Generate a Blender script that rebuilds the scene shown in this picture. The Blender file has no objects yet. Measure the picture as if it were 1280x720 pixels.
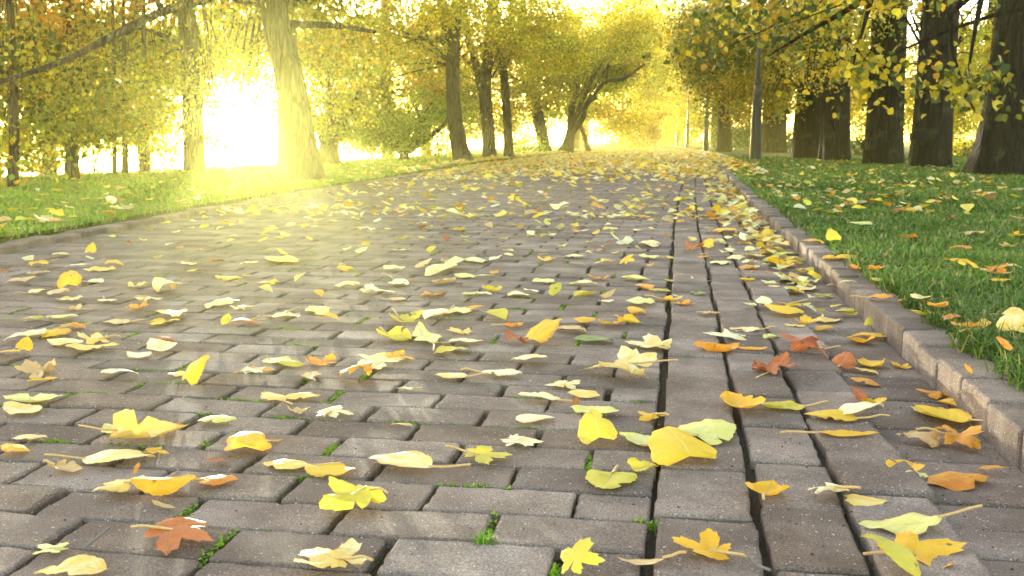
import bpy, math, random
import numpy as np
from mathutils import Vector, Matrix
R = random.Random(7); NR = np.random.default_rng(7)
S = bpy.context.scene; COL = S.collection
rad = math.radians
# ------------------------------------------------------------------ camera model
F = 1280.; CZ = .495
PIT = math.atan(184/1280.); YAW = math.atan(210/math.hypot(1280, 184))
cp, sp, cy_, sy_ = math.cos(PIT), math.sin(PIT), math.cos(YAW), math.sin(YAW)
FWD = np.array([-sy_*cp, cy_*cp, -sp]); RIGHT = np.array([cy_, sy_, 0]); UP = np.array([-sy_*sp, cy_*sp, cp])
def ray(px, py):
    return FWD + RIGHT*(px-640)/F + UP*(360-py)/F
def at(px, py, z=0.):
    d = ray(px, py); t = (z-CZ)/d[2]; return d[0]*t, d[1]*t
def P(px, py, Y):
    d = ray(px, py); t = Y/d[1]; return np.array([d[0]*t, Y, CZ+d[2]*t])
cam = bpy.data.cameras.new('camera'); co = bpy.data.objects.new('camera', cam); COL.objects.link(co)
co.location = (0, 0, CZ); co.rotation_euler = (math.pi/2-PIT, 0, YAW)
cam.lens = 36; cam.sensor_width = 36; cam.clip_start = .02; cam.clip_end = 2000
cam.dof.use_dof = True; cam.dof.focus_distance = 1.95; cam.dof.aperture_fstop = 13
S.camera = co
# ------------------------------------------------------------------ light
SUN_AZ, SUN_EL = rad(-24.4), rad(.8)
SUNV = Vector((math.sin(SUN_AZ)*math.cos(SUN_EL), math.cos(SUN_AZ)*math.cos(SUN_EL), math.sin(SUN_EL)))
w = bpy.data.worlds.new("World"); S.world = w; w.use_nodes = True
nt = w.node_tree; bg = nt.nodes['Background']
sk = nt.nodes.new('ShaderNodeTexSky'); sk.sky_type = 'NISHITA'; sk.sun_disc = False
sk.sun_elevation = SUN_EL; sk.sun_rotation = SUN_AZ
sk.air_density = .5; sk.dust_density = 1.6; sk.ozone_density = .4; sk.altitude = 0
nt.links.new(sk.outputs[0], bg.inputs[0]); bg.inputs[1].default_value = .15
sl = bpy.data.lights.new('sun', 'SUN'); sl.energy = 2.0; sl.angle = rad(.6); sl.color = (1, .95, .68)
so = bpy.data.objects.new('sun', sl); COL.objects.link(so); so.rotation_euler = SUNV.to_track_quat('Z', 'Y').to_euler()
so.location = (-30, 60, 30)
S.view_settings.view_transform = 'Standard'; S.view_settings.look = 'None'; S.view_settings.gamma = 1
S.view_settings.exposure = 4.95
S.cycles.use_denoising = True
S.cycles.max_bounces = 8; S.cycles.diffuse_bounces = 3; S.cycles.transmission_bounces = 4; S.cycles.volume_bounces = 0
S.cycles.sample_clamp_indirect = 6
# ------------------------------------------------------------------ material helpers
def newmat(name):
    m = bpy.data.materials.new(name); m.use_nodes = True
    t = m.node_tree; t.nodes.clear(); return m, t
class NB:
    def __init__(s, t): s.t = t
    def n(s, typ, **kw):
        nd = s.t.nodes.new(typ)
        for k, v in kw.items(): setattr(nd, k, v)
        return nd
    def put(s, sock, v):
        if isinstance(v, bpy.types.NodeSocket): s.t.links.new(v, sock)
        elif v is not None:
            if hasattr(sock.default_value, '__len__') and not hasattr(v, '__len__'): v = (v,)*len(sock.default_value)
            if hasattr(sock.default_value, '__len__') and len(sock.default_value) == 4 and len(v) == 3: v = (*v, 1)
            sock.default_value = v
    def math(s, op, a, b=None, c=None, clamp=False):
        nd = s.n('ShaderNodeMath', operation=op, use_clamp=clamp)
        for i, v in enumerate((a, b, c)):
            if v is not None: s.put(nd.inputs[i], v)
        return nd.outputs[0]
    def mix(s, f, a, b, bt='MIX'):
        nd = s.n('ShaderNodeMix', data_type='RGBA', blend_type=bt)
        s.put(nd.inputs[0], f); s.put(nd.inputs[6], a); s.put(nd.inputs[7], b); return nd.outputs[2]
    def noise(s, vec, scale, detail=3, rough=.55):
        nd = s.n('ShaderNodeTexNoise'); s.put(nd.inputs['Vector'], vec); nd.inputs['Scale'].default_value = scale
        nd.inputs['Detail'].default_value = detail; nd.inputs['Roughness'].default_value = rough; return nd.outputs[0]
    def ramp(s, f, a, b):      # smooth 0..1 between a and b
        nd = s.n('ShaderNodeMapRange', interpolation_type='SMOOTHSTEP'); s.put(nd.inputs[0], f)
        nd.inputs[1].default_value = a; nd.inputs[2].default_value = b; return nd.outputs[0]
    def scale(s, vec, v):
        nd = s.n('ShaderNodeMapping'); s.put(nd.inputs[0], vec); nd.inputs['Scale'].default_value = v; return nd.outputs[0]
    def bump(s, h, dist, strength=1.):
        nd = s.n('ShaderNodeBump'); s.put(nd.inputs['Height'], h); nd.inputs['Distance'].default_value = dist
        nd.inputs['Strength'].default_value = strength; return nd.outputs[0]
    def principled(s, col, rough=.7, spec=.4, normal=None, **kw):
        nd = s.n('ShaderNodeBsdfPrincipled'); s.put(nd.inputs['Base Color'], col); s.put(nd.inputs['Roughness'], rough)
        nd.inputs['Specular IOR Level'].default_value = spec
        if normal is not None: s.t.links.new(normal, nd.inputs['Normal'])
        for k, v in kw.items(): s.put(nd.inputs[k], v)
        return nd.outputs[0]
    def out(s, surf):
        o = s.n('ShaderNodeOutputMaterial'); s.t.links.new(surf, o.inputs[0])
    def mixsh(s, f, a, b):
        nd = s.n('ShaderNodeMixShader'); s.put(nd.inputs[0], f); s.t.links.new(a, nd.inputs[1]); s.t.links.new(b, nd.inputs[2]); return nd.outputs[0]
    def pos(s): return s.n('ShaderNodeNewGeometry').outputs['Position']

def mat_brick():
    m, t = newmat('concrete_paver'); b = NB(t); g = b.n('ShaderNodeNewGeometry'); p = g.outputs['Position']; rnd = g.outputs['Random Per Island']
    col = b.mix(rnd, (.262, .186, .143), (.380, .284, .228))
    rn2 = b.math('FRACT', b.math('MULTIPLY', rnd, 17.3))
    col = b.mix(b.math('MULTIPLY', b.ramp(rn2, .6, 1.), .6), col, (.40, .31, .26))
    rn3 = b.math('FRACT', b.math('MULTIPLY', rnd, 41.7)); col = b.mix(b.math('MULTIPLY', b.ramp(rn3, .65, 1.), .55), col, (.15, .115, .10))
    big = b.noise(p, 7, 4, .6); col = b.mix(b.ramp(big, .38, .68), b.mix(1, col, (.66, .645, .64), 'MULTIPLY'), col)
    med = b.noise(p, 55, 5, .7); col = b.mix(b.math('MULTIPLY', b.ramp(med, .5, .72), .35), col, (.15, .125, .11))
    fine = b.noise(p, 420, 3, .7); col = b.mix(b.ramp(fine, .36, .7), b.mix(1, col, (.55, .53, .52), 'MULTIPLY'), b.mix(1, col, (1.25, 1.25, 1.25), 'MULTIPLY'))
    v = b.n('ShaderNodeTexVoronoi'); b.put(v.inputs['Vector'], p); v.inputs['Scale'].default_value = 150
    grain = b.math('MULTIPLY', b.ramp(v.outputs['Distance'], .26, .12), b.ramp(b.noise(p, 70, 2), .54, .6))
    col = b.mix(b.math('MULTIPLY', grain, .75), col, (.66, .60, .55))
    st = b.noise(p, 2.3, 5, .65); col = b.mix(b.math('MULTIPLY', b.ramp(st, .5, .66), .45), col, b.mix(1, col, (.72, .65, .60), 'MULTIPLY'))
    sc = b.noise(b.scale(p, (14, 60, 30)), 1.6, 5, .75); col = b.mix(b.math('MULTIPLY', b.ramp(sc, .68, .78), .6), col, (.60, .54, .49))
    pits = b.n('ShaderNodeTexVoronoi'); b.put(pits.inputs['Vector'], b.scale(p, (1, 1, 1))); pits.inputs['Scale'].default_value = 95
    pit = b.math('MULTIPLY', b.ramp(pits.outputs['Distance'], .16, .05), b.ramp(b.noise(p, 12, 2), .52, .6))
    col = b.mix(b.math('MULTIPLY', pit, .7), col, (.05, .04, .035))
    h = b.math('ADD', b.math('MULTIPLY', fine, .8), b.math('MULTIPLY', med, 1.1)); h = b.math('SUBTRACT', h, b.math('MULTIPLY', pit, .8))
    nrm = b.bump(h, .0035, .9)
    b.out(b.principled(col, b.math('ADD', .80, b.math('MULTIPLY', med, .2)), .1, nrm)); return m
def mat_soil():
    m, t = newmat('dark_soil'); b = NB(t); p = b.pos(); n = b.noise(p, 60, 5, .7)
    b.out(b.principled(b.mix(n, (.022, .017, .012), (.085, .065, .045)), .95, .1, b.bump(b.noise(p, 180, 4), .01, 1))); return m
def mat_ground():
    m, t = newmat('lawn_soil'); b = NB(t); p = b.pos(); n = b.noise(p, 1.3, 5, .6); f = b.noise(p, 40, 4, .7)
    c = b.mix(n, (.045, .075, .012), (.085, .10, .018)); c = b.mix(b.ramp(f, .45, .7), c, (.05, .045, .02))
    b.out(b.principled(c, .9, .15, b.bump(f, .05, 1))); return m
def mat_vcol(name, rough, trans, spec=.3, var=.25, bumpd=None):
    m, t = newmat(name); b = NB(t); a = b.n('ShaderNodeAttribute', attribute_name='tint'); p = b.pos()
    n = b.noise(p, 25, 2); c = b.mix(1, a.outputs['Color'], b.mix(n, (1-var,)*3, (1+var,)*3), 'MULTIPLY')
    tr = b.n('ShaderNodeBsdfTranslucent'); b.put(tr.inputs[0], c)
    b.out(b.mixsh(trans, b.principled(c, rough, spec), tr.outputs[0])); return m
def mat_bark(name, c0, c1, sx=9, sz=1.6):
    m, t = newmat(name); b = NB(t); tc = b.n('ShaderNodeTexCoord').outputs['Object']
    p = b.scale(tc, (sx, sx, sz)); n = b.noise(p, 2.2, 6, .65); v = b.n('ShaderNodeTexVoronoi', feature='DISTANCE_TO_EDGE'); b.put(v.inputs['Vector'], b.scale(tc, (sx*1.5, sx*1.5, sz))); v.inputs['Scale'].default_value = 1.5
    cr = b.ramp(v.outputs['Distance'], .0, .22)
    c = b.mix(n, c0, c1); c = b.mix(cr, b.mix(1, c, (.45, .42, .40), 'MULTIPLY'), c)
    lich = b.noise(tc, 3.5, 4); c = b.mix(b.math('MULTIPLY', b.ramp(lich, .56, .7), .4), c, (.10, .11, .045))
    h = b.math('ADD', b.math('MULTIPLY', cr, .7), n)
    b.out(b.principled(c, .9, .2, b.bump(h, .11, 1.))); return m
def mat_leaf(name, ca, cb, cedge, vein, trans=.35):
    m, t = newmat(name); b = NB(t); tc = b.n('ShaderNodeTexCoord'); uv = tc.outputs['UV']; ob = tc.outputs['Object']
    oi = b.n('ShaderNodeObjectInfo').outputs['Random']
    s = b.n('ShaderNodeSeparateXYZ'); b.put(s.inputs[0], uv); u, v = s.outputs[0], s.outputs[1]
    av = b.math('ABSOLUTE', v)
    off = b.n('ShaderNodeCombineXYZ'); b.put(off.inputs[0], b.math('MULTIPLY', oi, 31.)); b.put(off.inputs[1], b.math('MULTIPLY', oi, 17.))
    vp = b.n('ShaderNodeVectorMath', operation='ADD'); b.put(vp.inputs[0], ob); b.put(vp.inputs[1], off.outputs[0]); q = vp.outputs[0]
    n1 = b.noise(q, 28, 4, .6); mixf = b.math('ADD', b.ramp(n1, .3, .72), b.math('MULTIPLY', b.math('SUBTRACT', oi, .5), 1.1), clamp=True)
    c = b.mix(mixf, ca, cb)
    edge = b.math('MULTIPLY', b.ramp(b.math('ADD', av, b.math('MULTIPLY', b.math('SUBTRACT', n1, .5), .9)), .62, 1.02), b.ramp(b.math('FRACT', b.math('MULTIPLY', oi, 7.7)), .15, .8))
    c = b.mix(edge, c, cedge)
    mid = b.ramp(av, .055, .0)
    sv = b.math('FRACT', b.math('MULTIPLY', b.math('SUBTRACT', u, b.math('MULTIPLY', av, .30)), 6.5)); sv = b.math('ABSOLUTE', b.math('SUBTRACT', sv, .5)); side = b.ramp(sv, .07, .0)
    vn = b.math('MAXIMUM', mid, b.math('MULTIPLY', side, .75)); c = b.mix(b.math('MULTIPLY', vn, .55), c, vein)
    vo = b.n('ShaderNodeTexVoronoi'); b.put(vo.inputs['Vector'], q); vo.inputs['Scale'].default_value = 42
    spot = b.math('MULTIPLY', b.ramp(vo.outputs['Distance'], .2, .08), b.ramp(b.noise(q, 9, 2), .5, .6)); c = b.mix(b.math('MULTIPLY', spot, .85), c, (.07, .03, .012))
    fr = b.noise(q, 260, 2); c = b.mix(1, c, b.mix(fr, (.88,)*3, (1.1,)*3), 'MULTIPLY')
    h = b.math('ADD', b.math('MULTIPLY', vn, -.22), b.math('MULTIPLY', b.noise(q, 90, 3), .6))
    nrm = b.bump(h, .004, 1.)
    tr = b.n('ShaderNodeBsdfTranslucent'); b.put(tr.inputs[0], c)
    b.out(b.mixsh(trans, b.principled(c, b.math('ADD', .38, b.math('MULTIPLY', n1, .3)), .45, nrm), tr.outputs[0])); return m
def mat_plain(name, c, rough=.6, spec=.4, metal=0., ns=40, var=.3, bd=.002):
    m, t = newmat(name); b = NB(t); p = b.n('ShaderNodeTexCoord').outputs['Object']; n = b.noise(p, ns, 4, .6)
    col = b.mix(n, tuple(x*(1-var) for x in c), tuple(x*(1+var) for x in c))
    b.out(b.principled(col, rough, spec, b.bump(n, bd, .8), Metallic=metal)); return m
def mat_water():
    m, t = newmat('river_water'); b = NB(t); p = b.pos(); n = b.noise(b.scale(p, (.5, .5, 1)), 2.2, 4, .6)
    b.out(b.principled((.04, .05, .045), .12, .6, b.bump(n, .05, .5))); return m
MB = mat_brick(); MSOIL = mat_soil(); MGR = mat_ground(); MWAT = mat_water()
MGRASS = mat_vcol('grass_blade', .5, .35, .3, .2)
MMOSS = mat_vcol('moss', .9, .25, .1, .3)
MLIT = mat_vcol('litter_leaf', .5, .3, .35, .3)
MCROWN = mat_vcol('autumn_foliage', .5, .5, .35, .25)
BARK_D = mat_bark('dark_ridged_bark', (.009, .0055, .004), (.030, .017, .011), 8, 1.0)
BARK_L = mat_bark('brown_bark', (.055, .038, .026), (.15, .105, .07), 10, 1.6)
MIRON = mat_plain('black_iron_paint', (.008, .008, .008), .45, .5, 0, 30, .25)
MGLASS = mat_plain('frosted_lamp_glass', (.62, .60, .52), .35, .5, 0, 20, .08)
MSTALK = mat_plain('tan_stalk', (.50, .30, .11), .6, .3, 0, 200, .3, .0005)
MTWIG = mat_plain('grey_twig', (.16, .13, .11), .8, .2, 0, 200, .4, .001)
LC = {
 'Y': ('yellow', mat_leaf('yellow_leaf', (.86, .43, .010), (.88, .55, .022), (.66, .26, .03), (.86, .70, .20))),
 'P': ('pale cream', mat_leaf('cream_leaf', (.82, .52, .09), (.84, .74, .46), (.72, .46, .12), (.66, .56, .26), .25)),
 'G': ('yellow-green', mat_leaf('lime_leaf', (.58, .47, .03), (.74, .55, .04), (.72, .50, .06), (.70, .68, .28))),
 'L': ('pale green', mat_leaf('pale_green_leaf', (.70, .60, .15), (.78, .68, .28), (.62, .50, .15), (.50, .52, .25), .25)),
 'O': ('orange', mat_leaf('orange_leaf', (.74, .23, .015), (.85, .38, .03), (.42, .12, .02), (.80, .52, .16))),
 'R': ('rusty brown', mat_leaf('rust_leaf', (.32, .068, .012), (.54, .14, .018), (.18, .05, .015), (.52, .24, .08), .22)),
 'T': ('tan', mat_leaf('tan_leaf', (.60, .36, .13), (.72, .50, .22), (.40, .18, .06), (.50, .28, .10), .25)),
 'D': ('green', mat_leaf('green_leaf', (.14, .24, .04), (.28, .36, .07), (.40, .34, .05), (.40, .46, .16))),
}
# ------------------------------------------------------------------ object helpers
def link(o, parent=None):
    COL.objects.link(o)
    if parent is not None: o.parent = parent
    return o
def tag(o, label=None, cat=None, group=None, kind=None):
    if label: o['label'] = label
    if cat: o['category'] = cat
    if group: o['group'] = group
    if kind: o['kind'] = kind
    return o
def mesh(name, V, Fc, mat, parent=None, tint=None, smooth=False):
    me = bpy.data.meshes.new(name)
    V = np.asarray(V, dtype=np.float32)
    if isinstance(Fc, np.ndarray):
        nf, k = Fc.shape
        me.vertices.add(len(V)); me.vertices.foreach_set('co', V.ravel())
        me.loops.add(nf*k); me.loops.foreach_set('vertex_index', Fc.astype(np.int32).ravel())
        me.polygons.add(nf); me.polygons.foreach_set('loop_start', np.arange(0, nf*k, k, dtype=np.int32))
        try: me.polygons.foreach_set('loop_total', np.full(nf, k, dtype=np.int32))
        except Exception: pass
        me.update(calc_edges=True)
    else:
        me.from_pydata(V.tolist(), [], Fc); me.update()
    if tint is not None:
        a = me.attributes.new('tint', 'FLOAT_COLOR', 'POINT')
        c = np.ones((len(V), 4), dtype=np.float32); c[:, :3] = tint; a.data.foreach_set('color', c.ravel())
    if smooth: me.polygons.foreach_set('use_smooth', np.ones(len(me.polygons), dtype=bool))
    me.materials.append(mat)
    return link(bpy.data.objects.new(name, me), parent)
def empty(name, loc, label, cat, group=None):
    o = bpy.data.objects.new(name, None); o.location = loc; o.empty_display_size = .2; link(o); return tag(o, label, cat, group)
def catmull(pts, n):
    pts = np.asarray(pts, float); out = []
    q = np.vstack([2*pts[0]-pts[1], pts, 2*pts[-1]-pts[-2]])
    for i in range(1, len(q)-2):
        for t in np.linspace(0, 1, n, endpoint=False):
            out.append(.5*((2*q[i])+(-q[i-1]+q[i+1])*t+(2*q[i-1]-5*q[i]+4*q[i+1]-q[i+2])*t*t+(-q[i-1]+3*q[i]-3*q[i+1]+q[i+2])*t**3))
    out.append(pts[-1]); return np.array(out)
class Tube:
    def __init__(s): s.V = []; s.F = []; s.n = 0
    def add(s, pts, n=4, sides=8, noise=0., flare=0., lobes=0, seed=0, ridge=0.):
        """pts: (x,y,z,r)"""
        c = catmull(pts, n) if len(pts) > 1 else np.asarray(pts)
        k = len(c); rg = np.random.default_rng(seed+len(s.V)); ph = rg.uniform(0, 6.28, 8)
        rn = rg.normal(0, 1, (k, sides)); rn = (rn+np.roll(rn, 1, 1)+np.roll(rn, -1, 1))/3
        for i in range(1, k): rn[i] = rn[i]*.45+rn[i-1]*.75
        base = s.n
        a = np.linspace(0, 2*math.pi, sides, endpoint=False)
        z0 = c[0, 2]; rdg = rg.normal(0, 1, sides)
        for i in range(k):
            tg = c[min(i+1, k-1), :3]-c[max(i-1, 0), :3]; tg = tg/(np.linalg.norm(tg)+1e-9)
            ref = np.array([1., 0, 0]) if abs(tg[0]) < .8 else np.array([0, 1., 0])
            e1 = np.cross(tg, ref); e1 /= np.linalg.norm(e1); e2 = np.cross(tg, e1)
            r = np.full(sides, max(c[i, 3], .002)); h = c[i, 2]-z0
            if flare: 
                fl = math.exp(-max(h, 0)/(.35*max(.5, c[0, 3]*2))); r = r*(1+flare*fl*(.75+.45*np.cos(lobes*a+ph[0])+.25*np.cos((lobes+2)*a+ph[1])))
            if lobes: r = r*(1+.05*np.cos(3*a+ph[2]+h*.2)+.035*np.cos(5*a+ph[3]-h*.3))
            if noise: r = r*(1+noise*rn[i])
            if ridge: r = r*(1+ridge*rdg)
            ring = c[i, :3]+np.outer(np.cos(a)*r, e1)+np.outer(np.sin(a)*r, e2)
            s.V.append(ring); s.n += sides
            if i:
                b0 = base+(i-1)*sides; b1 = base+i*sides
                for j in range(sides): s.F.append((b0+j, b0+(j+1) % sides, b1+(j+1) % sides, b1+j))
        s.F.append(tuple(range(base+(k-1)*sides, base+k*sides)))
        return s
    def build(s, name, mat, parent=None, origin=None, smooth=True):
        V = np.vstack(s.V)
        if origin is not None: V = V-np.asarray(origin)
        return mesh(name, V, s.F, mat, parent, smooth=smooth)
def lathe(prof, sides=16):
    V = []; Fc = []
    for r, z in prof:
        for j in range(sides):
            a = 2*math.pi*j/sides; V.append((r*math.cos(a), r*math.sin(a), z))
    for i in range(len(prof)-1):
        for j in range(sides):
            Fc.append((i*sides+j, i*sides+(j+1) % sides, (i+1)*sides+(j+1) % sides, (i+1)*sides+j))
    Fc.append(tuple(range((len(prof)-1)*sides, len(prof)*sides))); return V, Fc
# ------------------------------------------------------------------ plan of the path
def kerb_r(Y): return np.interp(Y, [0, 6, 10, 20, 30, 48, 72, 96, 130, 200], [.54, .54, .575, .74, .70, .30, -.4, -1.1, -2.2, -4.6])
def kerb_l(Y): return np.interp(Y, [-2, 2, 4, 6.8, 9.5, 12.7, 17, 22, 30, 48, 72, 96, 130, 200], [-2.75, -2.84, -2.95, -3.2, -3.4, -3.55, -3.86, -4.15, -4.2, -4.3, -4.9, -5.5, -6.4, -8.6])
def bank(Y): return np.interp(Y, [-20, 9, 14, 22, 34, 45, 200], [-9.0, -8.2, -7.6, -7.1, -7.6, -10, -14])
LAWN = .05
# ------------------------------------------------------------------ pavement
bV = []; bF = []; bn = 0
def brick(cx, cy, lx, ly, zt=0., rot=0., N=8, ch=.006, depth=.06, tilt=.008, rough=.0009):
    global bn
    rc = .0055 if N > 20 else .006; hx, hy = lx/2-rc, ly/2-rc
    ca = 3 if N > 20 else 2; m = max(0, (N-4*ca)//4); mx = int(round(2*m*lx/(lx+ly))); my = 2*m-mx
    KX, KY, DX, DY = [], [], [], []
    for (sx, sy, a0, nn) in ((1, -1, -90, my), (1, 1, 0, mx), (-1, 1, 90, my), (-1, -1, 180, mx)):
        for k in range(ca):
            t = rad(a0+90*(k+.5)/ca if ca == 2 else a0+90*k/(ca-1)); KX.append(sx*hx); KY.append(sy*hy); DX.append(math.cos(t)); DY.append(math.sin(t))
        t = rad(a0+90)
        for k in range(nn):
            f = (k+1)/(nn+1); KX.append(sx*hx if a0 in (-90, 90) else sx*hx*(1-2*f)); KY.append(sy*hy if a0 in (0, 180) else sy*hy*(1-2*f)); DX.append(math.cos(t)); DY.append(math.sin(t))
    kx, ky, dx, dy = map(np.array, (KX, KY, DX, DY)); N = len(kx)
    nz = NR.normal(0, 1, N); nz = (nz+np.roll(nz, 1))*.6
    chip = np.where(NR.random(N) < .05, NR.uniform(0, .006, N), 0) if N > 20 else 0.
    tx, ty = NR.normal(0, tilt), NR.normal(0, tilt); zt = zt+NR.normal(0, .0012)
    c, s_ = math.cos(rot), math.sin(rot)
    rings = [(ch, 0.), (ch*.4, -ch*.28), (0., -ch*.95), (-.0005, -depth)] if N > 20 else [(ch, 0.), (0., -ch), (0., -depth)]
    for k, (ins, dz) in enumerate(rings):
        q = rc-ins+(nz*rough*(1.2, 1.3, .9, .3)[k] if N > 20 else 0.)-chip*((1, .9, .35, 0)[k] if N > 20 else 1)
        X = kx+dx*q; Y = ky+dy*q; Z = zt+dz+X*tx+Y*ty+(nz*rough*.35 if (N > 20 and k in (1, 2)) else 0.)
        bV.append(np.stack([cx+X*c-Y*s_, cy+X*s_+Y*c, Z], 1))
    bF.append(tuple(range(bn, bn+N)))
    for k in range(len(rings)-1):
        a0 = bn+k*N; a1 = a0+N
        for j in range(N): bF.append((a0+j, a1+j, a1+(j+1) % N, a0+(j+1) % N))
    bn += N*len(rings)
def res(Y): return 56 if Y < 3.2 else 28 if Y < 6 else 12 if Y < 14 else 8
JOINTS = []
y = .62; row = 0
while y < 75:
    k = 1 if y < 30 else 2
    py = .1045+R.gauss(0, .0012)
    xr = -.026+(kerb_r(y)-.54)+R.gauss(0, .003)
    xl = kerb_l(y)-.25
    x = xr; first = True
    while x > xl:
        full = .208+R.gauss(0, .0025); ln = full if not (first and row % 2) else full*.5
        if first and R.random() < .12: ln = full*R.choice((.5, 1.))
        first = False
        gap = abs(R.gauss(.0085, .0035))+.002; gy = .004+abs(R.gauss(0, .0022))
        if y > 3: gap *= 1.15
        xc = x-ln/2
        if y < 12 or R.random() < .995:
            brick(xc, y+R.gauss(0, .0014)*(y < 12), ln-gap, py-gy, 0, R.gauss(0, .0035), res(y), .004)
        if y < 5: JOINTS.append((x-ln, y, xc))
        x -= ln
    y += py; row += 1
for bi, (x0, x1) in enumerate(((-.018, .1125), (.119, .232), (.240, .358))):     # three bands of pavers laid lengthwise
    y = .5+.07*bi
    while y < 60:
        ln = .205+R.gauss(0, .003); off = kerb_r(y)-.54
        rot = R.gauss(0, .008 if bi < 2 else .03); z = R.gauss(.003, .003) if bi < 2 else R.gauss(.007, .006)
        if bi == 2 and y < 4: rot += .03
        brick((x0+x1)/2+off+R.gauss(0, .002), y+ln/2, x1-x0-.002-abs(R.gauss(0, .003)), ln-.004-abs(R.gauss(0, .0025)), z, rot, res(y), .005, .07, .012 if bi < 2 else .02)
        y += ln
y = .5
while y < 60:                                                                  # gutter course
    ln = .1+R.gauss(0, .0015); off = kerb_r(y)-.54
    brick(.452+off+R.gauss(0, .002), y+ln/2, .178, ln-.0035, -.018-.004*R.random(), R.gauss(0, .008), res(y), .004, .05, .012)
    y += ln
pave = mesh('pavement', np.vstack(bV), bF, MB); tag(pave, kind='structure')
def kerb(fn, side, y0):
    global bV, bF, bn
    bV, bF, bn = [], [], 0
    y = y0
    while y < 75:
        ln = (.17 if side > 0 else .26)+R.gauss(0, .006); a = math.atan2(fn(y+.3)-fn(y-.3), .6)
        if y > 30: ln *= 2
        top = (.047 if side > 0 else .032)+R.gauss(0, .003)
        if side > 0 and R.random() < .12: top -= .012
        brick(fn(y+ln/2)+side*.052+R.gauss(0, .0025), y+ln/2, .104, ln-.004-abs(R.gauss(0, .002)), top, -a+R.gauss(0, .012), max(res(y), 8), .006, .14, .012, .0011)
        y += ln
    return tag(mesh('kerb', np.vstack(bV), bF, MB), kind='structure')
kerb(kerb_r, 1, .5); kerb(kerb_l, -1, 1.2)
# soil in the joints
ys = np.linspace(-3, 160, 120); V = []; Fq = []
for i, yy in enumerate(ys):
    V += [(kerb_l(yy)-.04, yy, -.017), (kerb_r(yy)-.19, yy, -.017), (kerb_r(yy)-.17, yy, -.040), (kerb_r(yy)+.04, yy, -.040)]
    if i:
        for j in range(3): b0 = (i-1)*4+j; Fq.append((b0, b0+1, b0+5, b0+4))
tag(mesh('soil', V, Fq, MSOIL), kind='structure')
# lawn and land to the horizon
ysg = np.concatenate([np.linspace(-25, 60, 86), np.linspace(64, 330, 30)]); V = []; Fq = []
def land(x, y):
    b = bank(y)
    if x < b: return LAWN-min(2.2, (b-x)*.55)
    return LAWN+.02*math.sin(x*.8+1)*math.sin(y*.35)*min(1, max(0, (abs(x+1)-4)/3))
for i, yy in enumerate(ysg):
    kr, kl, b = kerb_r(yy)+.10, kerb_l(yy)-.10, bank(yy)
    xs = [-260, b-5, b-4, b-2, b-1, b-.4, b, (b+kl)/2, kl-1, kl-.5, kl-.01, kl, kr, kr+.01, kr+.6, kr+1.5, kr+3, kr+6, kr+12, kr+30, 260]
    for j, x in enumerate(xs): V.append((x, yy, (-.2 if j in (11, 12) else land(x, yy))))
    if i:
        n = len(xs)
        for j in range(n-1): b0 = (i-1)*n+j; Fq.append((b0, b0+1, b0+n+1, b0+n))
tag(mesh('ground', V, Fq, MGR), kind='structure')
tag(mesh('water', [(-255, -24, -1.6), (-8.5, -24, -1.6), (-8.5, 325, -1.6), (-255, 325, -1.6)], [(0, 1, 2, 3)], MWAT), kind='structure')
# far bank
V = []; Fq = []
for i in range(41):
    yy = -20+i*8.5; h = .7+.9*math.sin(i*.33)**2+.5*R.random()
    V += [(-120, yy, -2.2), (-128, yy, h*.5), (-140, yy, h+.6), (-200, yy, h+.2)]
    if i:
        for j in range(3): b0 = (i-1)*4+j; Fq.append((b0, b0+4, b0+5, b0+1))
tag(mesh('hill', V, Fq, MGR), kind='structure')
# ------------------------------------------------------------------ grass
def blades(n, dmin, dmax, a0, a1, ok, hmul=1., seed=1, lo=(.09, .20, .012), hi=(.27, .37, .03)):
    g = np.random.default_rng(seed)
    d = np.exp(g.uniform(math.log(dmin), math.log(dmax), n)); a = g.uniform(a0, a1, n)
    x, y = d*np.sin(a), d*np.cos(a)
    m = ok(x, y); x, y, d = x[m], y[m], d[m]; n = len(x)
    pn = np.sin(x*5+np.sin(y*3.1)*2)*np.sin(y*4.3+1.3*np.sin(x*2.7))
    h = (.036+.028*g.random(n)+.014*pn)*(1+d*.012)*hmul; wd = np.maximum(.0016, d*.00085)*(.7+.6*g.random(n))
    az = g.uniform(0, 2*math.pi, n); ln = g.uniform(.25, 1.5, n)*h; lx, ly = np.cos(az)*ln, np.sin(az)*ln
    fa = az+g.uniform(-.6, .6, n)+math.pi/2; wx, wy = np.cos(fa)*wd, np.sin(fa)*wd
    z0 = np.full(n, LAWN-.012)
    V = np.empty((n, 5, 3))
    V[:, 0] = np.stack([x-wx, y-wy, z0], 1); V[:, 1] = np.stack([x+wx, y+wy, z0], 1)
    V[:, 2] = np.stack([x+wx*.8+lx*.35, y+wy*.8+ly*.35, z0+h*.6], 1); V[:, 3] = np.stack([x-wx*.8+lx*.35, y-wy*.8+ly*.35, z0+h*.6], 1)
    V[:, 4] = np.stack([x+lx, y+ly, z0+h*(1-.36*(ln/h)**1.6)], 1)
    b = np.arange(n)*5
    T = np.concatenate([np.stack([b, b+1, b+2], 1), np.stack([b, b+2, b+3], 1), np.stack([b+3, b+2, b+4], 1)])
    t = g.random(n)[:, None]; pn2 = np.sin(x*2.3+1.1*np.sin(y*1.1))*np.sin(y*1.7+x); c = (1-t)*np.array(lo)+t*np.array(hi)
    c *= (1+.22*pn2)[:, None]; dry = g.random(n) < .10+.06*(pn2 > .4); c[dry] = np.array([.34, .28, .09])
    return V.reshape(-1, 3), T, np.repeat(c, 5, 0)
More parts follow.
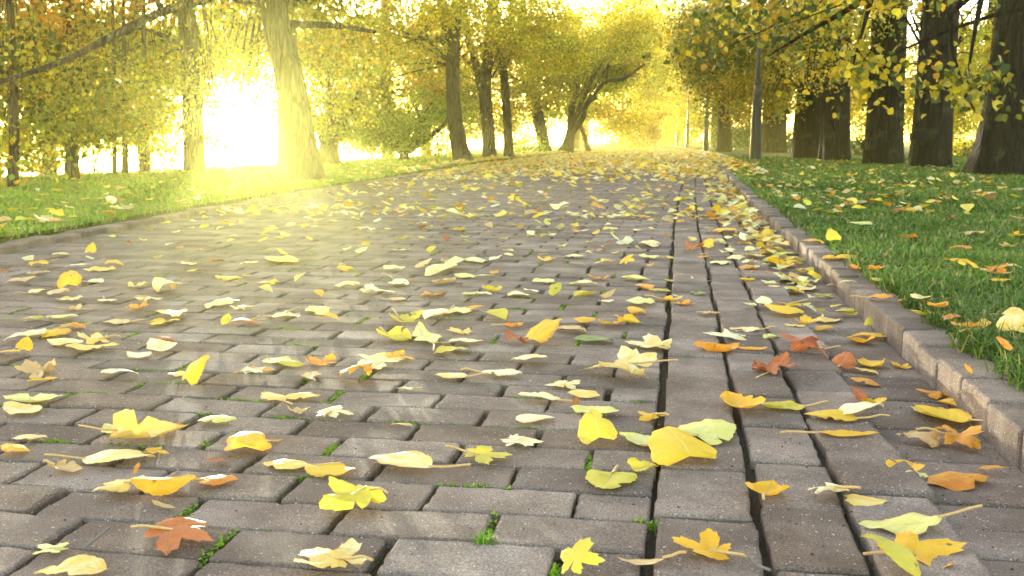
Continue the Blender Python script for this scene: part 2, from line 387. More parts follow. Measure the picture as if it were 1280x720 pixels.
def okr(x, y): return (x > kerb_r(y)+.10+.016*np.sin(y*21)+.014*np.sin(y*47+1)-.02*(np.sin(y*133.7)>.8)) & (x < 14)
def okl(x, y): return (x < kerb_l(y)-.10) & (x > bank(y)-.1) & (y > 2)
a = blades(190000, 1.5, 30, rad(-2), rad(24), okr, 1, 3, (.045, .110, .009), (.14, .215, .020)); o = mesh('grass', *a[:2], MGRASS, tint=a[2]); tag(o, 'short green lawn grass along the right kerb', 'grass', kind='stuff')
a = blades(120000, 3.9, 34, rad(-42), rad(-4), okl, .9, 4); o = mesh('grass', *a[:2], MGRASS, tint=a[2]); tag(o, 'sunlit lawn grass between the left kerb and the water', 'grass', kind='stuff')  # brighter tint than the right lawn: sunlight put into the blade colour
# moss in the joints
g = np.random.default_rng(5); V = []; T = []; C = []
cand = [j for j in JOINTS if j[1] < 4.6 and -2.4 < j[0] < -.05]
for (jx, jy, jc) in cand:
    if g.random() > (.75 if jx > -1.4 and jy < 2.0 else .32): continue
    horiz = g.random() < .45
    n = int(g.uniform(40, 150)); cx0, cy0 = (jx, jy+g.uniform(-.04, .04)) if not horiz else (jc+g.uniform(-.06, .06), jy-.052)
    L = g.uniform(.008, .034)
    px = cx0+g.normal(0, L if horiz else .0036, n); pyy = cy0+g.normal(0, .0022 if horiz else L, n)
    pz = -.010+g.uniform(0, .011, n); tc = g.random(3)
    for i in range(n):
        s = g.uniform(.0015, .004); a0 = g.uniform(0, 6.28); b0 = len(V); hz = s*g.uniform(.5, 1.6)
        V += [(px[i]+s*math.cos(a0), pyy[i]+s*math.sin(a0), pz[i]), (px[i]-s*math.cos(a0), pyy[i]-s*math.sin(a0), pz[i]), (px[i]+g.normal(0, s), pyy[i]+g.normal(0, s), pz[i]+hz)]
        T.append((b0, b0+1, b0+2)); t = g.random(); C += [(.09+.14*t, .19+.15*t, .015+.01*t)]*3
tag(mesh('moss', V, np.array(T), MMOSS, tint=np.array(C)), 'bright green moss growing in the paver joints', 'moss', kind='stuff')
g = np.random.default_rng(9); V = []; T = []; C = []
for i in range(1500):
    dy = math.exp(g.uniform(math.log(1.0), math.log(5))); dx = g.uniform(-2.2, .52) if g.random() < .6 else g.uniform(-.02, .53); zz = -.016 if dx > .37 else .0035
    sz = g.uniform(.0008, .0028); b0 = len(V); a0 = g.uniform(0, 6.28)
    for k in range(3): V.append((dx+sz*g.uniform(.6, 1.5)*math.cos(a0+2.1*k), dy+sz*g.uniform(.6, 1.5)*math.sin(a0+2.1*k), zz))
    V.append((dx, dy, zz+sz*g.uniform(.5, 1.1))); T += [(b0, b0+1, b0+3), (b0+1, b0+2, b0+3), (b0+2, b0, b0+3)]
    c = ((.05, .04, .03), (.10, .06, .03), (.30, .18, .07), (.45, .42, .38))[g.choice(4, p=(.45, .25, .18, .12))]; C += [c]*4
tag(mesh('debris', V, np.array(T), MMOSS, tint=np.array(C)), 'fine crumbs of soil and leaf bits scattered on the near pavers', 'debris', kind='stuff')
def tuft(px, py, n, h, label):
    x, y = at(px, py); V = []; T = []; C = []
    for i in range(n):
        a0 = R.uniform(0, 6.28); l = R.uniform(.2, .8)*h; bx, by = R.gauss(0, .004), R.gauss(0, .006); hh = h*R.uniform(.5, 1); wd = .0009; b0 = len(V)
        nx, ny = -math.sin(a0)*wd, math.cos(a0)*wd
        V += [(bx-nx, by-ny, -.018), (bx+nx, by+ny, -.018), (bx+nx+math.cos(a0)*l*.4, by+ny+math.sin(a0)*l*.4, hh*.6-.012), (bx-nx+math.cos(a0)*l*.4, by-ny+math.sin(a0)*l*.4, hh*.6-.012), (bx+math.cos(a0)*l, by+math.sin(a0)*l, hh*(1-.3*l/h)-.012)]
        T += [(b0, b0+1, b0+2), (b0, b0+2, b0+3), (b0+3, b0+2, b0+4)]; t = R.random(); C += [(.08+.1*t, .18+.12*t, .02)]*5
    o = mesh('grass_tuft', V, np.array(T), MGRASS, tint=np.array(C)); o.location = (x, y, 0); tag(o, label, 'grass tuft', 'grass tufts in the paver joints')
tuft(606, 680, 60, .034, 'spiky green grass tuft at the bottom centre joint, tallest of the tufts')
tuft(510, 645, 45, .018, 'low mossy green tuft in the joint right of the olive crumpled leaf')
tuft(196, 660, 26, .022, 'small green tuft beside the rusty brown curled leaf')
tuft(336, 663, 10, .018, 'tiny two-bladed sprout on the joint left of the ragged cream leaf')
tuft(828, 655, 26, .02, 'thin dark green tuft in the long joint beside the lengthwise band')
# ------------------------------------------------------------------ fallen leaves
def leaf_geom(shape, g):
    """unit leaf in the xy plane, midrib along +y from base (0,0); returns V, faces, loop uvs"""
    V = []; Fc = []; UV = []
    if shape == 'M':
        nl, per, rings = 5, 12, 6
        ang = [-128, -62, 0, 62, 128]; lng = [.52, .85, 1., .85, .52]; lng = [l*g.uniform(.85, 1.1) for l in lng]
        pts = []
        A = math.radians
        bd = [-172, -97, -31, 31, 97, 172]
        for i in range(nl):
            for j in range(per):
                t = j/per; th = bd[i]+(bd[i+1]-bd[i])*t; v = 2*t-1
                k = (1-abs(v))
                r = lng[i]*(.52+.48*k**.95)
                tooth = .09*math.sin(k*math.pi)*(1 if (j % 3 == 0) else -.5)
                r *= 1+tooth+g.normal(0, .03); pts.append((A(th), r, i, v))
        pts.append((A(172), lng[-1]*.52, nl-1, 1.))
        n = len(pts)
        cy0 = .34
        V.append((0, cy0*0+.0, 0))
        for k in range(1, rings+1):
            f = k/rings
            for (th, r, i, v) in pts: V.append((math.sin(th)*r*f*.62, math.cos(th)*r*f*.62, 0))
        def uvf(k, p, i):
            v = p[3]
            if p[2] != i: v = -1. if p[2] > i else 1.
            return (k/rings, v)
        for j in range(n-1):
            i = pts[j][2]
            Fc.append((0, 1+j+1, 1+j)); UV.append([(0, 0), uvf(1, pts[j+1], i) if pts[j+1][2] == i else (1/rings, 1.), uvf(1, pts[j], i)])
            for k in range(1, rings):
                a0 = 1+(k-1)*n+j; b0 = a0+n
                p1 = (pts[j+1][3] if pts[j+1][2] == i else 1.); p0 = pts[j][3]
                Fc.append((a0, a0+1, b0+1, b0)); UV.append([(k/rings, p0), (k/rings, p1), ((k+1)/rings, p1), ((k+1)/rings, p0)])
        V = np.array(V); V[:, 1] += .0
    else:
        nu, nv = 18, 10
        asp = {'H': g.uniform(.86, 1.0), 'O': g.uniform(.52, .68), 'N': g.uniform(.24, .36)}[shape]
        lob = {'H': g.uniform(.10, .18), 'O': .02, 'N': 0}[shape]
        tip = g.uniform(.75, 1.05)
        V = np.zeros(((nu+1)*(nv+1), 3))
        nts = [(g.uniform(.15, .9), g.choice((-1, 1)), g.uniform(.25, .6), g.uniform(.03, .07)) for _ in range(g.integers(0, 3))]
        for i in range(nu+1):
            u = i/nu
            if shape == 'H': wv = (math.sin(math.pi*min(1, u**.62))**.72)*(1-.25*u) if u < 1 else 0
            elif shape == 'O': wv = math.sin(math.pi*u**.85)**.78
            else: wv = math.sin(math.pi*u**.8)**.9
            if shape == 'H': wv = max(wv, .0)
            for j in range(nv+1):
                v = 2*j/nv-1
                w1 = wv*(1+(.018*(1 if i % 2 else -1)+g.normal(0, .02))*(abs(v) > .9))
                for nu0, ns_, nd_, nw_ in nts:
                    if v*ns_ > 0: w1 *= 1-nd_*math.exp(-((u-nu0)/nw_)**2)*abs(v)**2
                yy = u*(1+.06*(1-abs(v))*tip*(u > .8)) - lob*4*(v*v)*(1-u)**3*u - lob*.0
                if shape == 'H': yy -= lob*1.1*abs(v)**1.5*(1-u)**4*(u > 0)
                V[i*(nv+1)+j] = (v*w1*asp*.5*1.12, yy, 0)
        for i in range(nu):
            for j in range(nv):
                a0 = i*(nv+1)+j; Fc.append((a0, a0+1, a0+nv+2, a0+nv+1))
                UV.append([(i/nu, 2*j/nv-1), (i/nu, 2*(j+1)/nv-1), ((i+1)/nu, 2*(j+1)/nv-1), ((i+1)/nu, 2*j/nv-1)])
    return V, Fc, UV
def bendy(V, k, ax):
    """bend about the axis across ax (0: along x, 1: along y); k curvature per unit, up-positive"""
    if abs(k) < 1e-3: return V
    V = V.copy(); c0 = V[:, ax].mean() if ax == 1 else 0.; s = V[:, ax]-c0; z = V[:, 2]
    a = k*s; r = 1/k-z; V[:, ax] = c0+np.sin(a)*r; V[:, 2] = 1/k-np.cos(a)*r; return V
POSES = {'flat': 'lying flat', 'arch': 'arched', 'cup': 'cupped', 'roll': 'rolled', 'stand': 'propped up', 'fold': 'folded', 'crumple': 'crumpled'}
SHAPES = {'H': 'heart-shaped', 'O': 'oval', 'M': 'lobed', 'N': 'narrow'}
GRP = 'fallen autumn leaves'
LEAVES = []
def surf_z(x, y):
    k = kerb_r(y)
    if x > k+.105 or x < kerb_l(y)-.105: return LAWN+.022
    if x > k-.005 or x < kerb_l(y)+.005: return .049
    if x > k-.185: return -.018
    return .003
def ground_pt(px, py):
    z = .003
    for _ in range(5):
        x, y = at(px, py, z); z2 = surf_z(x, y)
        if abs(z2-z) < 1e-4: break
        z = z2
    return x, y, z
def place_of(x, y):
    k, l = kerb_r(y), kerb_l(y)
    if x > k+.105: return 'in the right-hand grass'
    if x > k-.005: return 'on the right kerb'
    if x > k-.185: return 'in the right gutter'
    if x > -.03: return 'on the lengthwise paver bands'
    if x < l-.1: return 'in the left-hand grass'
    if x < l: return 'on the left kerb'
    if x < l+.75: return 'on paving near the left kerb'
    if x > -.40: return 'on paving beside the long joint'
    return 'on the wide crosswise paving'
def leaf(x, y, z, size, shape, colr, pose, rot=None, stalk=None, label=None, seed=None, wpx=True):
    g = np.random.default_rng(seed if seed is not None else R.randrange(1 << 30))
    V, Fc, UV = leaf_geom(shape, g)
    kx, ky, tiltx = 0., 0., 0.
    if pose == 'flat': kx, ky = g.uniform(-1.1, 1.1), g.uniform(-.9, .7)
    elif pose == 'arch': kx, ky = g.uniform(-2.3, -1.1), g.uniform(-1.5, -.5)
    elif pose == 'cup': kx, ky = g.uniform(1.4, 3.0), g.uniform(.5, 1.8)
    elif pose == 'roll': kx, ky = g.uniform(-6.5, -4.5), g.uniform(-.4, .4)
    elif pose == 'stand': kx, ky, tiltx = g.uniform(-1.6, -.5), g.uniform(-1.2, -.3), g.uniform(.35, .7)
    elif pose == 'crumple': kx, ky = g.uniform(-2.6, 2.6), g.uniform(-1.8, 1.8)
    amp = {'flat': .055, 'arch': .045, 'cup': .045, 'roll': .02, 'stand': .03, 'fold': .03, 'crumple': .095}[pose]
    ph = g.uniform(0, 6.28, 6); fq = g.uniform(4, 9, 3)
    edge = np.clip(np.hypot(V[:, 0], V[:, 1]-.45)/.5, 0, 1)
    V[:, 2] += amp*edge*(np.sin(fq[0]*V[:, 0]*1.6+ph[0])*np.cos(fq[1]*V[:, 1]+ph[1])+.5*np.sin(fq[2]*2*(V[:, 0]+V[:, 1])+ph[2]))
    V[:, 2] -= .018*np.exp(-(V[:, 0]/.03)**2)*(1 if shape != 'M' else 0)
    if pose == 'fold': V[:, 2] += .55*np.abs(V[:, 0])
    tw = g.uniform(-.5, .5) if pose != 'flat' else g.uniform(-.2, .2)
    V = bendy(bendy(V, kx, 0), ky, 1)
    a = tw*(V[:, 1]-.5); V[:, 0], V[:, 2] = V[:, 0]*np.cos(a)-V[:, 2]*np.sin(a), V[:, 0]*np.sin(a)+V[:, 2]*np.cos(a)
    # stalk in the same frame, from the base away
    sl = g.uniform(.35, .6); hs = g.uniform(.02, .16); sb = V[0].copy() if shape == 'M' else V[:11].mean(0)
    sx = g.uniform(-.18, .18)
    st = np.array([sb+(0, .05, .004), sb+(sx*.2, -sl*.35, hs*.5), sb+(sx*.6, -sl*.7, hs), sb+(sx, -sl, hs*g.uniform(.4, 1.4))])
    if tiltx:
        c, s_ = math.cos(tiltx), math.sin(tiltx)
        for A in (V, st):
            A[:, 1], A[:, 2] = A[:, 1]*c-A[:, 2]*s_, A[:, 1]*s_+A[:, 2]*c
    else:
        rx, ry = g.normal(0, .06), g.normal(0, .06)
        for A in (V, st): A[:, 2] += A[:, 0]*rx+A[:, 1]*ry
    if pose not in ('stand', 'roll'): V[:, 2] *= .72; st[:, 2] *= .72
    if rot is None: rot = g.uniform(0, 6.28)
    c, s_ = math.cos(rot), math.sin(rot)
    for A in (V, st): A[:, 0], A[:, 1] = A[:, 0]*c-A[:, 1]*s_, A[:, 0]*s_+A[:, 1]*c
    cen = np.array([(V[:, 0].min()+V[:, 0].max())/2, (V[:, 1].min()+V[:, 1].max())/2, 0]); V -= cen; st -= cen
    if wpx:
        ex = V@RIGHT; ey = V@UP; sc = min(size/(ex.max()-ex.min()), (.75 if x > .66 else .6)*size/max(1e-6, ey.max()-ey.min()))
    else: sc = size
    V = V*sc; st = st*sc; dz = V[:, 2].min(); V[:, 2] -= dz; st[:, 2] -= dz
    st[:, 2] = np.maximum(st[:, 2], .0016)
    me = bpy.data.meshes.new('fallen_leaf'); me.from_pydata(V.tolist(), [], Fc)
    uvl = me.uv_layers.new(name='leaf'); uvl.data.foreach_set('uv', np.array([c2 for f in UV for c2 in f], dtype=np.float32).ravel())
    me.polygons.foreach_set('use_smooth', np.ones(len(Fc), dtype=bool)); me.update(); me.materials.append(LC[colr][1])
    o = link(bpy.data.objects.new('fallen_leaf', me)); o.location = (x, y, z+g.uniform(.0005, .004))
    if stalk is None: stalk = y < 3.2 and g.random() < .5
    if stalk:
        r0 = max(.0008, .0095*sc)
        tb = Tube(); tb.add([(*st[0], r0*.75), (*st[1], r0*.7), (*st[2], r0*.75), (*st[3], r0*1.2)], 4, 6); tb.build('stalk', MSTALK, o)
    LEAVES.append([o, colr, shape, pose, x, y, label, size]); return o
D2 = math.pi/180
# px, py (where it meets the ground), width px, shape, colour, pose [, heading deg (0 = tip away along the path, 90 = tip left)] [, stalk] [, label]
L1 = [
 (415,703,92,'M','P','flat',60,1,'ragged cream lobed leaf with two upright stalks at the bottom of the path'),
 (228,676,86,'M','R','arch',-80,1,'rusty brown torn leaf curled up at the lower left'),
 (65,690,46,'M','L','flat',80,0,'small pale green ragged leaf low in the left corner'),
 (88,718,92,'O','P','flat',95,0,'pale cream leaf cut off by the bottom left edge'),
 (728,716,66,'M','G','stand',-20,0,'pointed yellow-green leaf rising from the bottom edge'),
 (800,705,62,'N','T','cup',92,1,'narrow tan folded leaf crossing the long dark joint'),
 (876,692,72,'M','Y','cup',70,1,'golden cupped leaf with long stalk at the bottom of the first band'),
 (763,604,66,'H','G','flat',175,1,'yellow-green heart-shaped leaf with upright stalk left of the long joint'),
 (804,588,42,'H','G','fold',-60,0,'small olive leaf tucked against the large yellow leaf on the joint'),
 (852,572,86,'H','Y','arch',20,0,'large yellow leaf with dark spot standing across the long joint'),
 (805,556,62,'O','L','cup',80,1,'pale cupped leaf just left of the spotted yellow leaf'),
 (882,546,80,'H','L','arch',-40,1,'large pale green round leaf propped behind the spotted yellow leaf'),
 (748,546,64,'H','G','stand',25,0,'yellow-green pointed leaf with orange edge propped up near the joint'),
 (445,634,80,'M','G','crumple',70,1,'crumpled olive-yellow leaf in the lower middle'),
 (415,592,70,'O','Y','flat',-85,0,'flat yellow oval leaf right of a cream leaf, lower middle'),
 (357,584,68,'O','P','arch',85,1,'cream leaf with orange underside beside the flat yellow oval leaf'),
 (498,582,86,'O','P','flat',80,1,'long cream oval leaf with stalk pointing right in the lower middle'),
 (610,574,62,'M','G','flat',-75,1,'olive leaf with brown speckles touching a cream lobed leaf'),
 (652,555,56,'M','P','flat',-60,0,'cream lobed leaf behind the speckled olive leaf'),
 (314,560,58,'H','Y','arch',20,0,'golden domed leaf standing out on the left paving'),
 (342,552,26,'N','O','cup',-80,0,'small orange tip poking from behind the golden domed leaf'),
 (180,550,96,'H','P','cup',-70,1,'large cream cupped leaf with stalk across it on the left'),
 (142,541,38,'O','L','flat',60,0,'pale greenish leaf left behind the large cupped cream leaf'),
 (224,534,26,'N','O','fold',-70,0,'orange pointed tip right of the large cupped cream leaf'),
 (272,528,50,'O','L','arch',-80,0,'pale arched leaf over a dark gap right of the cupped cream leaf'),
 (150,577,100,'O','P','arch',-80,1,'long cream leaf arched over the paving at left'),
 (195,569,34,'M','Y','flat',-90,0,'yellow end of a leaf under the long arched cream leaf'),
 (86,588,46,'H','T','cup',-100,1,'tan shell-like leaf with orange stalk at left'),
 (206,620,84,'O','Y','roll',-68,0,'yellow rolled leaf lying diagonally in the lower left'),
 (150,614,64,'M','P','flat',60,1,'spiky cream leaf under the yellow rolled leaf'),
 (172,592,22,'N','O','stand',5,0,'small orange curl standing behind the rolled yellow leaf'),
 (270,606,52,'H','O','arch',-60,1,'orange-yellow leaf with hooked stalk right of the rolled leaf'),
 (204,635,38,'N','T','crumple',80,0,'small dry tan scrap below the rolled yellow leaf'),
 (268,579,38,'N','R','flat',80,0,'small reddish brown sliver on a paver at left'),
 (37,551,44,'O','T','flat',-75,0,'tan-yellow oval leaf at the left edge'),
 (18,566,42,'O','Y','arch',75,0,'yellow leaf below the tan oval leaf at the left edge'),
 (958,618,54,'H','Y','cup',-20,1,'bright yellow cupped leaf with stalk on the second band'),
 (1036,618,50,'M','P','crumple',70,1,'crumpled cream leaf at the dark joint between bands'),
 (1082,628,56,'H','P','flat',-80,0,'pale yellow leaf with brown patch on the third band'),
 (1122,663,104,'O','L','flat',85,1,'wide pale green oval leaf with upright stalk on the third band'),
 (1155,697,110,'M','Y','flat',-70,1,'golden lobed leaf with orange tips at the bottom right'),
 (1112,716,82,'O','G','stand',60,0,'yellow-green leaf rising from the bottom edge at right'),
 (1130,588,46,'H','Y','fold',-10,0,'yellow V-folded leaf at the edge of the gutter'),
 (1145,600,36,'O','L','flat',-75,0,'pale leaf sliver under the V-folded yellow leaf'),
 (1200,606,84,'O','O','arch',-75,1,'orange leaf with drooping stalk in the gutter'),
 (1242,592,46,'N','O','flat',-70,0,'narrow orange leaf behind the drooping orange one by the kerb'),
 (1150,554,56,'H','T','crumple',70,0,'crumpled pinkish tan leaf in the gutter'),
 (1196,555,62,'M','O','crumple',-80,1,'orange torn leaf right of the crumpled pinkish one'),
 (1180,525,58,'O','Y','cup',40,1,'yellow curved leaf cupped in the gutter'),
 (1158,515,44,'O','L','flat',70,0,'pale leaf half hidden by the yellow curved leaf in the gutter'),
 (1168,496,42,'M','O','flat',80,0,'orange-yellow lobed leaf flat in the gutter'),
 (1186,506,26,'O','Y','fold',30,0,'small yellow leaf between the lobed leaf and the kerb'),
 (1207,508,20,'N','O','stand',15,0,'orange leaf standing upright against the right kerb'),
 (928,510,52,'O','Y','cup',40,0,'yellow leaf with dark spots curved up on the first band'),
 (976,512,58,'O','G','cup',75,1,'green-yellow leaf right of the spotted curved leaf'),
 (1037,524,66,'O','Y','arch',85,1,'olive-yellow leaf on the raised third band'),
 (1076,520,70,'N','P','arch',-60,0,'long pale leaf arched behind the olive-yellow one'),
 (1060,545,84,'N','Y','flat',-80,1,'long narrow yellow leaf in front of the olive-yellow one'),
 (1090,506,30,'H','Y','cup',20,0,'small round yellow leaf at the inner edge of the gutter'),
 (1072,500,30,'H','R','stand',40,0,'rust leaf standing behind the small round yellow leaf'),
 (1082,482,32,'O','O','arch',60,0,'orange curled leaf above the round yellow leaf'),
 (1086,458,38,'H','Y','cup',10,0,'yellow leaf lying in the rusty pile by the gutter'),
 (1084,467,34,'M','P','flat',-60,0,'cream leaf under the yellow one in the rusty pile'),
 (1052,460,36,'H','R','stand',-30,1,'deep rust-red leaf standing in the pile'),
 (1000,437,52,'M','R','crumple',60,0,'rusty brown crumpled lobed leaf on the third band'),
 (1026,447,30,'N','R','stand',50,0,'brown twisted leaf in the rusty pile'),
 (1006,437,48,'N','Y','flat',85,1,'narrow yellow leaf below the rusty crumpled one'),
 (1033,413,30,'O','Y','arch',-70,0,'orange-yellow leaf domed right of a pale ragged leaf'),
 (1010,405,36,'M','Y','cup',10,0,'bright yellow ragged leaf above the rusty pile'),
 (994,408,26,'M','P','flat',0,0,'pale ragged leaf behind the rusty pile'),
 (980,392,46,'O','Y','arch',60,0,'yellow leaf sloping over the third joint'),
 (1075,428,30,'H','Y','cup',0,0,'yellow two-lobed leaf lying alone in the gutter'),
 (1086,407,20,'H','G','stand',-20,0,'yellow-green leaf leaning on the kerb face'),
 (1058,389,27,'N','T','arch',85,0,'dark tan sliver alone in the gutter'),
 (970,468,60,'M','R','crumple',-40,1,'orange-red torn leaf lying across the second and third bands'),
 (936,439,42,'N','O','cup',60,0,'orange curled narrow leaf on the second band'),
 (897,442,60,'H','O','cup',-70,0,'brown-orange curled leaf over the second joint'),
 (905,424,56,'M','P','flat',80,0,'pale lobed leaf behind the brown-orange curled one'),
 (930,415,38,'O','P','flat',80,1,'pale oval leaf with stalk left above the pale lobed one'),
 (884,437,24,'M','P','flat',20,0,'small cream scrap left of the brown-orange curled leaf'),
 (964,424,24,'O','L','fold',-50,0,'pale folded leaf across the third joint'),
 (885,394,30,'M','T','flat',80,0,'tan leaf with red centre on the first band'),
 (810,434,60,'M','P','flat',80,0,'cream leaf with red patch beside the green leaf'),
 (740,428,54,'O','D','arch',80,0,'green leaf, the only green one on the near paving'),
 (678,425,50,'H','Y','stand',-50,0,'bright yellow domed leaf standing in the centre of the path'),
 (645,430,34,'M','R','crumple',70,0,'rusty leaf left of the bright yellow domed leaf'),
 (712,415,40,'O','T','flat',70,0,'cream-tan leaf behind the bright yellow domed leaf'),
 (660,454,48,'O','P','flat',80,0,'cream oval leaf below the rusty one at centre'),
 (628,470,54,'O','P','arch',-85,1,'plump cream leaf with stalk right, centre of the path'),
 (770,471,98,'M','P','crumple',80,1,'long pale crumpled leaf beside the long joint'),
 (703,482,46,'M','P','flat',30,0,'star-like cream leaf at centre right'),
 (673,501,54,'O','P','flat',85,1,'cream oval leaf with upright stalk at centre right'),
 (729,495,42,'O','P','arch',80,0,'pale arched leaf right of the oval one with upright stalk'),
 (720,508,22,'N','R','stand',10,0,'small red-orange leaf standing behind the propped yellow-green leaf'),
 (742,517,64,'O','L','flat',80,0,'pale green leaf lying under the propped yellow-green leaf'),
 (815,524,36,'M','Y','flat',60,1,'small yellow pointed leaf left of the long joint'),
 (670,527,52,'O','P','arch',-75,0,'cream arched leaf below the one with the upright stalk'),
 (562,473,44,'O','P','arch',85,1,'cream leaf with brown tip at the centre'),
 (505,487,24,'O','P','flat',85,1,'tiny cream leaf on a long stalk at the centre'),
 (501,533,30,'N','T','arch',80,0,'small tan curl alone on a paver in the lower centre'),
 (418,519,50,'M','P','arch',0,1,'cream maple-like leaf at centre left'),
 (372,517,28,'M','T','cup',30,0,'tan curl left of the cream maple-like leaf'),
 (378,498,48,'O','P','arch',-80,0,'cream leaf with brown rim above the tan curl'),
 (340,499,38,'O','P','flat',60,1,'pale leaf paired with the brown-rimmed one'),
 (450,474,58,'M','O','crumple',80,0,'orange-red torn leaf upright at centre left'),
 (475,455,60,'M','P','flat',-80,0,'yellow-cream lobed leaf behind the orange-red torn one'),
 (497,450,44,'M','Y','flat',-70,0,'yellow lobed leaf right behind the orange-red torn one'),
 (402,455,40,'M','O','cup',60,0,'orange-edged leaf left of the orange-red torn one'),
 (363,458,36,'O','G','arch',80,0,'lime-yellow oval domed leaf at left centre'),
 (345,453,42,'O','P','flat',80,0,'cream leaf under the lime-yellow domed one'),
 (328,464,40,'N','O','flat',85,0,'narrow orange-yellow leaf left of the lime-yellow domed one'),
 (390,472,28,'O','T','flat',20,1,'thin see-through tan leaf below the orange-edged one'),
 (242,476,60,'H','Y','stand',-35,0,'big bright yellow leaf standing alone at left'),
 (219,470,24,'H','L','flat',60,0,'pale green leaf peeping out left of the big bright yellow leaf'),
 (150,471,50,'O','P','arch',-80,0,'cream arched leaf alone left of the big yellow leaf'),
 (172,446,38,'O','P','flat',60,0,'cream leaf in front of a brown and yellow pile at left'),
 (200,438,44,'O','P','cup',70,0,'yellow-cream leaf under the small brown one at left'),
 (205,429,28,'O','R','arch',60,0,'brown domed leaf on top of the cream pile at left'),
 (44,468,44,'M','T','crumple',60,0,'pinkish tan ragged pile leaf at the left edge'),
 (53,478,36,'O','Y','cup',-60,0,'yellow leaf in front of the pinkish tan ragged one'),
 (42,503,80,'O','L','cup',-80,0,'large pale green leaf with yellow curled edge at left edge'),
 (26,515,56,'O','P','flat',80,0,'pale leaf under the large curled pale green one'),
 (33,438,30,'H','Y','stand',20,0,'yellow rounded leaf standing at the left edge'),
 (10,444,30,'O','Y','arch',-80,0,'yellow leaf left of the rounded yellow one at the edge'),
 (115,438,62,'O','P','flat',-70,0,'wide cream leaf on the left paving'),
 (80,432,50,'O','P','arch',80,0,'pale leaf touching the wide cream leaf on the left'),
]
